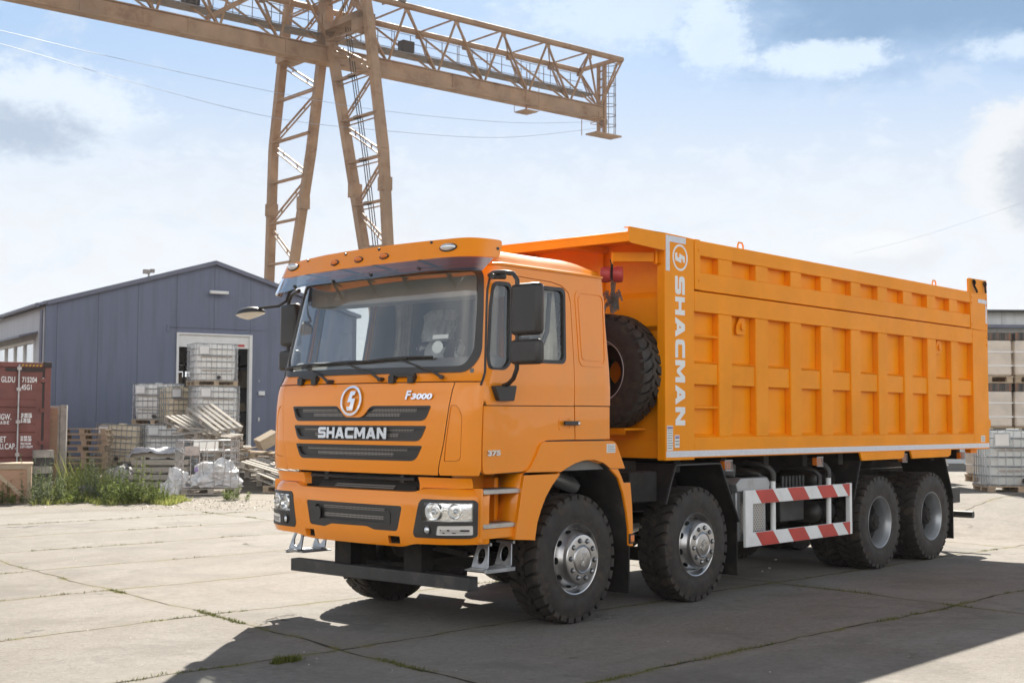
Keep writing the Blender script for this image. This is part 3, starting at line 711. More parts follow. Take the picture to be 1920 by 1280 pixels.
# windscreen, seal
ws = panel('windscreen', cabf, [(a*1.012, 2.465+(b-2.465)*1.02) for a, b in GL], [], 'wglass', TR, -.006, 0, .05)
panel('windscreen_seal', cabf, SEALO, [GL], 'black', TR, .008, .035, .05, 40)
def wiper(s0, s1, z0, zt, sp, zp):
    mb = MB(); pts = [cabf(s0+(s1-s0)*i/8, z0+(zt-z0)*math.sin(math.pi*i/8*.5)+.006*math.sin(math.pi*i/8), .022) for i in range(9)]
    mb.tube(pts, .011, 6); mb.tube([cabf(s0+(s1-s0)*i/8, z0+(zt-z0)*math.sin(math.pi*i/8*.5)-.012, .010) for i in range(9)], .005, 6)
    a = cabf((s0+s1)/2, z0+(zt-z0)*.7, .035); b = cabf(sp-.10, zp+.045, .05); c = cabf(sp, zp, .05)
    mb.tube([a, b, c], [.007, .010, .013], 8); mb.cyl(cabf(sp, zp, .06), cabf(sp, zp, .0), .017, 10)
    mb.tube([cabf((s0+s1)/2-.08, z0+(zt-z0)*.6+.0, .03), a, cabf((s0+s1)/2+.1, z0+(zt-z0)*.8, .03)], .008, 6)
    return mb.build('wiper', 'black', TR, 50)
wiper(-1.10, -.50, 2.115, 2.135, -.33, 1.985); wiper(-.49, .06, 2.135, 2.145, .27, 1.995); wiper(.06, .76, 2.145, 2.165, .88, 2.005)
for s in (-.66, .49):
    mb = MB()
    for d in (-.10, .10):
        p = Vector(cabf(s+d, 1.995, .02)); mb.box(p-Vector((.025, .03, .035)), p+Vector((.03, .03, .03)))
    mb.bar(cabf(s-.13, 2.025, .03), cabf(s+.13, 2.025, .03), .03, .03); mb.build('hinge_bracket', 'black', TR, 30, .005)
# stickers on the glass
panel('sticker', cabf, [(.79+.055*math.cos(t*.3927), 2.245+.05*math.sin(t*.3927)) for t in range(16)], [], 'paper', ws, -.012, 0, .05)
panel('sticker', cabf, [(.73, 2.31), (.89, 2.312), (.89, 2.345), (.73, 2.343)], [], 'paper', ws, -.012, 0, .05)
# roof
def ring(z, d):
    L = CAB.L; o = []; N = 120
    for i in range(N):
        s = -L+2*L*i/N; x, y, _ = cabf(s, 2.90); k = math.hypot(x+.33, y)
        f = max(.0, 1-d/k); o.append((-.33+(x+.33)*f, y*f, z))
    return o
prof = [(-.012, 2.895), (-.014, 2.912), (0.0, 2.918), (.012, 2.925), (.04, 2.955), (.10, 2.998), (.2, 3.036), (.36, 3.062), (.6, 3.078), (.9, 3.082)]
mb = MB(); rg = [ring(z, d) for d, z in prof]; N = 120
# keep the roof from rising so high at its rear edge
rg = [[(x, y, z-.03*sm((x-.05)/.4)*(1 if z > 2.96 else 0)) for x, y, z in r_] for r_ in rg]
vs = [p for r_ in rg for p in r_]
fs = [(i*N+k, i*N+(k+1) % N, (i+1)*N+(k+1) % N, (i+1)*N+k) for i in range(len(prof)-1) for k in range(N)]
fs.append(tuple((len(prof)-1)*N+k for k in range(N)))
mb.add(vs, [tuple(reversed(f)) for f in fs]); mb.build('roof', O, TR, 40, fix=True)
# sun visor: orange board with lamps, smoked strip below
vz = panel('sun_visor', visf, rounded([(-1.36, 2.925), (-.9, 2.903), (0, 2.922), (.9, 2.936), (1.40, 2.936), (1.40, 3.075), (1.1, 3.090), (.2, 3.082), (-.5, 3.066), (-.86, 3.045), (-1.36, 3.00)], [.02, 0, 0, 0, .03, .04, 0, 0, 0, 0, .04]), [], O, TR, 0, .012, .04)
ac = panel('visor_strip', visf, rounded([(-1.32, 2.76), (-.91, 2.768), (-.69, 2.800), (.19, 2.808), (.82, 2.829), (1.27, 2.819), (1.345, 2.930), (.9, 2.932), (0, 2.918), (-.9, 2.900), (-1.34, 2.915)], 0), [], 'acrylic', vz, -.004, .006, .04)
def lamp(s, z, ws_, hz_, mt):
    mb = MB(); p = Vector(visf(s, z, .0)); a = (Vector(visf(s+.02, z, 0))-Vector(visf(s-.02, z, 0))).normalized(); b = (Vector(visf(s, z+.02, 0))-Vector(visf(s, z-.02, 0))).normalized(); n = a.cross(b).normalized()
    if n.x > 0: n = -n
    if abs(s) > 1.0 and n.y*(-s) < 0: n = n
    vs = []; NU, NV = 16, 6
    for j in range(NV+1):
        t = j/NV*math.pi/2
        for i in range(NU): u = 2*math.pi*i/NU; vs.append(p+a*(ws_*math.cos(t)*math.cos(u))+b*(hz_*math.cos(t)*math.sin(u))+n*(.036*math.sin(t)+.006))
    fs = [(j*NU+i, j*NU+(i+1) % NU, (j+1)*NU+(i+1) % NU, (j+1)*NU+i) for j in range(NV) for i in range(NU)]
    mb.add(vs, fs); o = mb.build('marker_light', mt, vz, 70, fix=True)
    mb = MB(); mb.add([p+a*((ws_+.008)*math.cos(u*math.pi/8))+b*((hz_+.007)*math.sin(u*math.pi/8))+n*k for k in (0, .010) for u in range(16)],
                      [tuple(range(16, 32))]+[(i, (i+1) % 16, 16+(i+1) % 16, 16+i) for i in range(16)]); mb.build('lamp_base', 'black', vz, 30, fix=True)
for s, z in ((-.315, 2.978), (-.013, 2.981), (.283, 2.987)): lamp(s, z, .042, .020, 'amber')
lamp(.942, 3.012, .075, .030, 'lens'); lamp(-.93, 2.992, .072, .030, 'lens')
for s, z in ((-.733, 3.036), (-.209, 3.046), (.194, 3.055), (.756, 3.069), (1.367, 3.006)):
    mb = MB(); p = Vector(visf(s, z, 0)); q = Vector(visf(s, z, .01)); mb.cyl(p, q, .012, 8); mb.build('bolt', 'black', vz)
for s, z in ((-.78, 2.81), (-.25, 2.82), (.19, 2.845), (.70, 2.862)):
    mb = MB(); mb.cyl(visf(s, z, -.01), visf(s, z, .012), .012, 8); mb.bar(visf(s+.02, z, -.02), Vector(cabf(s+.05, 2.90, 0)), .03, .01); mb.bar(visf(s-.03, 2.93, -.02), Vector(cabf(s, 2.90, 0)), .04, .01); mb.build('visor_bracket', 'black', vz)
# cab floor, rear wall liner, interior
mb = MB(); mb.box((-1.2, -1.15, 1.27), (.40, 1.15, 1.33)); mb.build('cab_floor', 'matte', TR)
LIN = rounded([(1.28, 2.06), (1.45, 2.06), (1.51, 2.13), (1.46, 2.77), (1.28, 2.77), (1.25, 2.5)], .04)
LI2 = rounded([(1.56, 2.12), (2.32, 2.12), (2.38, 2.78), (1.53, 2.78)], .05)
outer = [(-4.10, 1.26), (4.10, 1.26), (4.10, 2.90), (-4.10, 2.90)]
panel('interior_trim', cabf, outer, [[(a*1.0, b) for a, b in SEALO], LIN, LI2, mir(LIN), mir(LI2)], 'trim', TR, -.045, 0, .07)
mb = MB(); mb.box((-1.0, -1.08, 2.86), (.38, 1.08, 2.88)); mb.box((-.98, -1.04, 2.66), (-.72, 1.04, 2.87)); mb.build('roof_lining', 'trimlight', TR, 30, .02)
mb = MB(); mb.prism([(-1.22, 1.5), (-1.20, 2.07), (-1.06, 2.17), (-.84, 2.18), (-.70, 1.95), (-.72, 1.5)], 1, -1.14, 1.14); mb.build('dashboard', 'trim', TR, 40, .03)
for yy in (-.62, .62):
    mb = MB(); mb.box((-.42, yy-.26, 1.62), (.10, yy+.26, 1.80)); mb.prism([(.04, 1.78), (.22, 1.78), (.30, 2.42), (.16, 2.42)], 1, yy-.24, yy+.24); mb.prism([(.17, 2.43), (.30, 2.43), (.33, 2.66), (.20, 2.66)], 1, yy-.15, yy+.15)
    st = mb.build('seat', 'seat', TR, 30, .04)
    mb = MB(); rnd = random.Random(4)
    for k in range(2):
        z0, z1 = ((2.40, 2.70), (2.0, 2.42))[k]; hw = (.17, .26)[k]; vs = []; n = 28
        for j in range(7):
            for i in range(n):
                t = 2*math.pi*i/n; rr_ = 1+.10*math.sin(i*3.1+j)+rnd.uniform(-.06, .06)-(.25 if j == 6 else 0)
                vs.append((.2+.055*j/6*1.0+.12*math.cos(t)*rr_, yy+hw*math.sin(t)*rr_, z0+(z1-z0)*j/6))
        mb.add(vs, [(j*n+i, j*n+(i+1) % n, (j+1)*n+(i+1) % n, (j+1)*n+i) for j in range(6) for i in range(n)])
    mb.build('seat_cover', 'film', st, 40)
mb = MB(); c_ = Vector((-.66, -.60, 2.08)); axs = Vector((-.55, 0, .83)).normalized(); a_ = axs.cross(Vector((0, 1, 0))).normalized(); b_ = Vector((0, 1, 0))
mb.tube([c_+(a_*math.cos(t*math.pi/12)+b_*math.sin(t*math.pi/12))*.23 for t in range(24)], .016, 8, closed=True); mb.bar(c_-b_*.22, c_+b_*.22, .04, .02); mb.cyl(c_, c_-axs*.4, .03); mb.build('steering_wheel', 'black', TR, 50)
def curtain(x0, x1, y, z0, z1, parent):
    vs = []; n = 30
    for j in range(6):
        for i in range(n+1):
            t = i/n; pin = 1-.35*math.sin(math.pi*j/5*.9); vs.append((x0+(x1-x0)*t*pin, y+.022*math.sin(t*6.28*4.5)+(-.07*(j/5) if y > 0 else .07*(j/5)), z0+(z1-z0)*j/5))
    MB().add(vs, [(j*(n+1)+i, j*(n+1)+i+1, (j+1)*(n+1)+i+1, (j+1)*(n+1)+i) for j in range(5) for i in range(n)]).build('curtain', 'curtain', parent, 60)
curtain(-.12, -.42, -1.12, 2.02, 2.84, TR); curtain(.30, .02, 1.12, 2.02, 2.84, TR)
mb = MB(); mb.tube([(-.28, -1.14, 2.72), (-.30, -1.13, 2.4), (-.44, -1.10, 2.1)], .02, 6); mb.build('seat_belt', 'black', TR)
panel('document', lambda s, z, o=0: (-1.03+.2*(z-2.1)+0*o, -s, 2.142+.25*(z-2.1)), [(.42, 2.06), (.86, 2.06), (.86, 2.22), (.46, 2.2)], [], 'paper', TR, 0, 0, .1)

# ---- bumper
LG = rounded([(-.512, .806), (-.312, .797), (-.222, .824), (.20, .826), (.279, .803), (.537, .803), (.584, 1.0), (-.566, 1.004)], [.03, .02, .02, .02, .02, .03, .03, .03])
HK1 = rounded([(-.583, .706), (-.46, .704), (-.457, .764), (-.583, .764)], .008); HK2 = rounded([(.435, .703), (.557, .706), (.560, .764), (.435, .764)], .008)
HB = rounded([(.722, .768), (1.205, .776), (1.262, .79), (1.264, 1.04), (1.235, 1.062), (.785, 1.062), (.757, 1.03), (.704, .80)], [.03, .01, .02, .02, .02, .03, .01, .02])
bo = [(-1.36, .729), (-.72, .718), (-.56, .690), (-.41, .683), (.577, .681), (.70, .714), (1.36, .729), (1.36, 1.125), (1.28, 1.146), (.782, 1.140), (.68, 1.110), (-.68, 1.110), (-.782, 1.14), (-1.28, 1.146), (-1.36, 1.125)]
bp = panel('bumper', bumf, rounded(bo, [.02, .06, .06, 0, .06, .06, .02, .02, .02, .03, .03, .03, .03, .02, .02]), [LG, HK1, HK2, HB, mir(HB)], O, TR, 0, .04, .03)
mb = MB()
lg = panel('lower_grille', bumf, LG, [rounded([(-.44, .86), (.44, .86), (.45, .975), (-.45, .975)], .03)], 'black', bp, -.006, .02, .03)
panel('grille_recess', bumf, grow(LG, .004), [], 'black', bp, -.03, 0, .04)
for q in ([(-.36, .951), (.384, .951), (.384, .979), (-.36, .979)], [(-.345, .880), (.375, .880), (.375, .911), (-.345, .911)]): panel('mesh', bumf, q, [], 'mesh', lg, -.024, .004, .06)
for s in (-.41, .425): panel('cap', bumf, rounded([(s-.035, .845), (s+.035, .845), (s+.035, .955), (s-.035, .955)], .03), [], 'black', lg, -.001, .006, .03)
for m_ in (1, -1):
    F = (lambda p: p) if m_ == 1 else mir
    holes = [F(rounded([(.782, .893), (1.228, .901), (1.226, 1.041), (.806, 1.037)], .012)), F(rounded([(.926, .792), (1.228, .80), (1.228, .872), (.935, .863)], .012))]
    hb = panel('headlight', bumf, F(grow(HB, .002)), holes, 'black', bp, .006, .05, .03)
    panel('headlight_glass', bumf, holes[0], [], 'headglass', hb, .004, 0, .05)
    # reflector bowl
    q = panel('reflector', bumf, F([(.775, .885), (1.235, .892), (1.235, 1.048), (.795, 1.045)]), [], 'reflector', hb, -.03, 0, .02)
    for v in q.data.vertices:
        pass
    for s, z, r_ in ((.905, .968, .070), (1.095, .975, .060)):
        c_ = Vector(bumf(m_*s, z, -.028)); n_ = Vector((-1, -.22*m_, 0)).normalized()
        MB().lathe([(r_, .022), (r_*.93, .024), (r_*.8, .0), (r_*.5, -.03), (r_*.2, -.04), (0.001, -.04)], c_+n_*.003, n_, 24).build('reflector', 'reflector', hb, 50)
        MB().lathe([(r_*.34, -.01), (r_*.34, .012), (r_*.2, .022), (.001, .026)], c_+n_*.004, n_, 16).build('bulb', 'lens', hb, 50)
    panel('drl', bumf, holes[1], [], 'lens', hb, 0., 0, .03)
    for k in range(1):
        panel('drl_bar', bumf, F([(.96, .806), (1.20, .812), (1.20, .842), (.965, .836)]), [], 'perf', hb, .004, .004, .02)
    c_ = Vector(bumf(m_*.842, .828, .006)); n_ = Vector((-1, -.15*m_, 0)).normalized()
    MB().lathe([(.040, 0), (.040, .010), (.030, .012), (.028, .0), (.001, .0)], c_, n_, 24).build('fog_light', 'black', hb, 40)
    MB().lathe([(.027, .003), (.02, .010), (.001, .013)], c_, n_, 20).build('fog_lens', 'lens', hb, 60)
    # upper bumper step and inner filler under the cab
    us = panel('bumper_step', cabf, F([(.70, 1.13), (1.20, 1.15), (1.20, 1.226), (.70, 1.226)]), [], O, TR, -.015, .06, .03)
    # plugs in the bumper
    for s, z in ((.668, .985), (.64, .812)): panel('plug', bumf, F([(s+.024*math.cos(t*.524), z+.024*math.sin(t*.524)) for t in range(12)]), [], O, bp, .002, .004, .03)
panel('middle_grille', bumf, [(-.575, 1.10), (.68, 1.10), (.655, 1.162), (-.571, 1.168)], [], 'black', TR, -.075, .02, .05)
panel('mesh', bumf, [(-.33, 1.118), (.42, 1.118), (.42, 1.150), (-.33, 1.150)], [], 'mesh', TR, -.068, .004, .05)
mb = MB(); mb.box((-1.27, -.80, 1.05), (-1.22, .80, 1.30)); mb.box((-1.36, .38, .69), (-1.30, .66, .79)); mb.box((-1.36, -.66, .69), (-1.30, -.38, .79)); mb.build('front_crossmember', 'matte', TR)
mb = MB(); mb.cyl((-1.30, -.62, 1.205), (-1.30, .62, 1.205), .016, 8); mb.box((-1.31, -.08, 1.19), (-1.27, .06, 1.22)); mb.box((-1.31, .4, 1.18), (-1.27, .45, 1.24)); mb.box((-1.31, -.5, 1.18), (-1.27, -.46, 1.24)); mb.build('torsion_rod', 'frame', TR, 40)
# top ledge of bumper
vs = []; ns = 61
for i in range(ns):
    s = -1.28+2.56*i/(ns-1); x, y, z = bumf(s, 1.146 if abs(s) > .74 else 1.11); vs += [(x, y, z), (x+.10*(1-abs(y)/1.6), y*.93, z+.004)]
MB().add(vs, [(2*i, 2*i+2, 2*i+3, 2*i+1) for i in range(ns-1)]).build('bumper_ledge', O, bp, 60)
# front underrun bar
mb = MB(); mb.box((-1.154, -1.066, .356), (-1.05, 1.066, .462)); fb = mb.build('underrun_bar', 'frame', TR, 30, .006)
for yy in (-.42, .42):
    mb = MB(); mb.box((-1.125, yy-.10, .455), (-1.115, yy+.10, .80)); mb.box((-1.115, yy-.10, .455), (-1.0, yy-.09, .80)); mb.box((-1.115, yy+.09, .455), (-1.0, yy+.10, .80)); mb.build('bracket', 'matte', fb, 30)
for yy in (.52, -.50):
    MB().box((-1.36, yy-.04, .72), (-1.30, yy+.04, .75)).build('tow_eye', 'matte', TR, 30, .005)
# steps behind the bumper, both sides
def step_side(m_):
    y0, y1 = 1.245*m_, .93*m_
    mb = MB(); mb.box((-1.19, y1, .77), (-.70, y1-.02*m_, 1.245)); mb.box((-1.20, y0-.004*m_, .74), (-1.185, y1, 1.15)); mb.box((-.845, y1, .77), (-.80, y1+.12*m_, 1.22))
    mb.prism([(-1.19, .765), (-.83, .765), (-.83, .845), (-1.19, .845)], 1, y0-.01*m_, y0-.03*m_)
    mb.build('step_well', O, TR, 30, .004)
    for z, xr in ((1.122, -.745), (.862, -.755)):
        mb = MB(); mb.box((-1.185, y0, z-.017), (xr, y0-.02*m_, z+.017)); mb.box((-1.185, y0-.02*m_, z+.006), (xr, y0-.20*m_, z+.016))
        for k in range(14): mb.box((-1.17+k*.03, y0-.03*m_, z+.016), (-1.155+k*.03, y0-.19*m_, z+.022))
        mb.build('step_tread', 'alu', TR, 30, .002)
    # swinging lower step on two slotted hangers
    yo = 1.20*m_
    mb = MB(); mb.box((-1.10, yo-.02*m_, .508), (-.77, yo-.23*m_, .518)); mb.box((-1.105, yo, .496), (-.765, yo-.02*m_, .526))
    for k in range(13):
        for j in range(5): mb.box((-1.09+k*.025, yo-(.04+j*.037)*m_, .518), (-1.077+k*.025, yo-(.06+j*.037)*m_, .524))
    ls = mb.build('lower_step', 'steel', TR, 30, .002)
    for x in (-1.06, -.79):
        prof_ = rounded([(yo-.01*m_, .535), (yo-.18*m_, .535), (yo-.16*m_, .715), (yo-.05*m_, .715)], .008)
        hole = [(yo-.10*m_+.042*math.cos(t*.3927), .622+.060*math.sin(t*.3927)) for t in range(16)]
        panel('hanger', lambda a, b, off=0, x=x: (x-off+.28*(b-.6), a, b), prof_, [hole], 'steel', ls, 0, .012, .04)
        MB().cyl((x+.032, yo-.02*m_, .715), (x+.032, yo-.20*m_, .715), .013, 8).build('hinge_pin', 'steel', ls, 40)
        MB().box((x-.05, yo-.03*m_, .52), (x+.01, yo-.17*m_, .535)).build('hanger_foot', 'steel', ls, 30, .003)
step_side(-1); step_side(1)

# ---- front fenders (arched flare)
def fender(m_):
    yo = 1.262*m_
    top = [(-.50, 1.500), (-.575, 1.405), (-.700, 1.262), (-.560, 1.250)]
    up = rounded([(-.72, 1.262), (-.655, 1.300), (-.575, 1.405), (-.535, 1.478), (-.49, 1.500), (.43, 1.500), (.474, 1.480), (.600, 1.262), (.39, 1.268)], [.01, .03, .03, .03, .03, .02, .02, .01, .02])+[(.30, 1.315), (.164, 1.345), (.04, 1.345), (-.087, 1.322), (-.20, 1.285), (-.262, 1.258)]
    mb = MB(); mb.prism(up, 1, yo, yo-.035*m_); f = mb.build('fender', O, TR, 35, .008)
    mb = MB()   # inner arch liner strip
    arc = [(-.262, 1.258), (-.20, 1.285), (-.087, 1.322), (.04, 1.345), (.164, 1.345), (.30, 1.315), (.39, 1.268)]
    def strip(arc, y0, y1, mt, nm, th=.012, par=TR):
        vs = []; n = len(arc)
        for x, z in arc: vs += [(x, y0, z), (x, y1, z)]
        mb = MB(); mb.add(vs, [(2*i, 2*i+2, 2*i+3, 2*i+1) for i in range(n-1)]); o = mb.build(nm, mt, par, 60)
        sd_ = o.modifiers.new('solid', 'SOLIDIFY'); sd_.thickness = th; sd_.offset = 0; return o
    low = [(-.735, 1.240), (-.845, .745), (-.60, .725)]+[(-.600+.0, .745), (-.575, .86), (-.53, .96), (-.47, 1.06), (-.39, 1.150), (-.29, 1.235), (-.285, 1.240)]
    mb = MB(); mb.prism(low[:2]+low[2:], 1, yo+.004*m_, yo-.035*m_); mb.build('front_arch', O, TR, 35, .008)
    arcl = [(-.60, .725), (-.575, .86), (-.53, .96), (-.47, 1.06), (-.39, 1.150), (-.29, 1.235), (-.20, 1.285), (-.087, 1.322), (.04, 1.345), (.164, 1.345), (.30, 1.315), (.39, 1.268)]
    strip(arcl, yo-.03*m_, yo-.33*m_, O, 'arch_liner')
    strip([(-.49, 1.495), (.43, 1.495)], yo-.03*m_, yo-.33*m_, O, 'arch_liner')
    strip([(-.845, .745), (-.735, 1.24), (-.70, 1.26)], yo-.03*m_, yo-.30*m_, O, 'arch_liner')
    bk = [(.386, 1.262), (.499, 1.185), (.570, 1.05), (.622, .884), (.650, .74), (.655, .595), (.715, .590), (.714, .75), (.705, .926), (.676, 1.14), (.58, 1.14), (.545, 1.20), (.50, 1.262)]
    mb = MB(); mb.prism(bk, 1, yo+.002*m_, yo-.03*m_); mb.build('rear_arch', O, TR, 35, .006)
    strip([(.30, 1.315), (.386, 1.262), (.499, 1.185), (.570, 1.05), (.622, .884), (.650, .74), (.655, .55)], yo-.02*m_, yo-.60*m_, 'matte', 'arch_liner')
    mb = MB(); mb.box((.655, yo-.004*m_, .19), (.675, yo-.60*m_, .62)); mb.build('mud_flap', 'matte', TR, 30, .004)
    mb = MB(); mb.box((.648, yo+.014*m_, .615), (.722, yo, .70)); sl_ = mb.build('side_marker', 'black', TR, 30, .004)
    mb = MB(); mb.box((.66, yo+.022*m_, .63), (.708, yo+.010*m_, .688)); mb.build('marker_lens', 'amber', sl_, 30, .006)
fender(-1); fender(1)
def label_plate(x0, x1, z0, z1, y, lines, parent, name='label', hdr=None):
    MB().box((x0, y, z0), (x1, y-.003, z1)).build(name, 'paper', parent)
    mb = MB(); rnd = random.Random(int(x0*100)); h = (z1-z0)/(lines+1)
    for k in range(lines):
        z = z1-h*(k+1); cx = x0+.1*(x1-x0)
        while cx < x1-.15*(x1-x0):
            w = rnd.uniform(.08, .25)*(x1-x0); mb.box((cx, y-.003, z-h*.13), (min(cx+w, x1-.08*(x1-x0)), y-.0045, z+h*.13)); cx += w+.05*(x1-x0)
    mb.build(name+'_print', 'frame', parent)
    if hdr: MB().box((x0+.005, y-.003, z1-.03), (x1-.005, y-.0042, z1-.008)).build(name+'_header', hdr, parent)
label_plate(.335, .455, 1.40, 1.475, -1.262, 4, TR)

# ---- near mirrors
def mirror_set(m_):
    mb = MB(); y = m_
    mb.box((-1.13, 1.445*y, 2.312), (-1.045, 1.735*y, 2.708)); h = mb.build('mirror_housing', 'black', TR, 30, .035)
    mb = MB(); mb.box((-1.044, 1.47*y, 2.335), (-1.038, 1.71*y, 2.69)); mb.build('mirror_glass', 'mirror', h)
    mb = MB(); mb.box((-1.13, 1.445*y, 2.092), (-1.045, 1.735*y, 2.282)); h2 = mb.build('mirror_housing', 'black', TR, 30, .03)
    mb = MB(); mb.box((-1.044, 1.47*y, 2.11), (-1.038, 1.71*y, 2.265)); mb.build('mirror_glass', 'mirror', h2)
    mb = MB()
    mb.tube([(-1.04, 1.16*y, 2.80), (-1.09, 1.25*y, 2.812), (-1.09, 1.36*y, 2.808), (-1.09, 1.45*y, 2.79), (-1.09, 1.49*y, 2.74), (-1.09, 1.495*y, 2.66), (-1.09, 1.495*y, 2.3), (-1.09, 1.49*y, 2.06), (-1.06, 1.43*y, 1.99), (-1.0, 1.33*y, 1.955), (-.98, 1.26*y, 1.94)], .018, 10)
    mb.cyl((-1.14, 1.28*y, 2.775), (-1.0, 1.28*y, 2.785), .022, 10); mb.box((-1.09, 1.26*y, 2.79), (-1.04, 1.32*y, 2.83))
    mb.build('mirror_arm', 'black', TR, 60)
    mb = MB(); mb.prism(rounded([(-1.12, 1.935), (-.86, 1.942), (-.89, 1.822), (-1.06, 1.818)], .015), 1, 1.25*y, 1.295*y); mb.build('mirror_bracket', 'black', TR, 35, .006)
mirror_set(-1)
def far_mirror():
    y = 1
    mb = MB(); mb.box((-1.0, 1.24, 2.33), (-.90, 1.47, 2.72)); mb.build('mirror_housing', 'black', TR, 30, .035)
    mb = MB(); mb.box((-1.0, 1.25, 2.11), (-.90, 1.48, 2.30)); mb.build('mirror_housing', 'black', TR, 30, .03)
    mb = MB(); mb.tube([(-1.04, 1.14, 2.82), (-.99, 1.3, 2.80), (-.96, 1.38, 2.74), (-.96, 1.38, 2.1), (-.98, 1.26, 1.96)], .018, 8); mb.build('mirror_arm', 'black', TR, 60)
far_mirror()
# kerb mirror on a long arm at the far front corner
mb = MB(); mb.tube([(-1.10, 1.10, 2.86), (-1.14, 1.15, 2.80), (-1.16, 1.17, 2.72), (-1.22, 1.20, 2.675), (-1.30, 1.28, 2.66), (-1.31, 1.45, 2.655), (-1.31, 1.50, 2.645)], .013, 8); ka = mb.build('kerb_mirror_arm', 'black', TR, 60)
vs = []; n = 20; c_ = Vector((-1.31, 1.485, 2.612))
for j in range(8):
    t = j/7*math.pi/2
    for i in range(n):
        u_ = 2*math.pi*i/n; vs.append(c_+Vector((.12*math.cos(u_)*math.cos(t), .155*math.sin(u_)*math.cos(t)+.06*0, .062*math.sin(t)-.10*math.sin(u_)*math.cos(t)*.14)))
mb = MB(); mb.add(vs, [(j*n+i, j*n+(i+1) % n, (j+1)*n+(i+1) % n, (j+1)*n+i) for j in range(7) for i in range(n)]); km = mb.build('kerb_mirror', 'black', ka, 60, fix=True)
mb = MB(); mb.add([c_+Vector((.118*math.cos(i*math.pi/10)*f_, .153*math.sin(i*math.pi/10)*f_, -.014*math.sin(i*math.pi/10)-.035*(1-f_*f_)-.003)) for f_ in (1, .8, .5, .2) for i in range(n)], [(j*n+i, j*n+(i+1) % n, (j+1)*n+(i+1) % n, (j+1)*n+i) for j in range(3) for i in range(n)]+[tuple(range(3*n, 4*n))]); mb.build('mirror_glass', mat('mirror_lit', (.8, .78, .7), .12, .6), km, 60, fix=True)

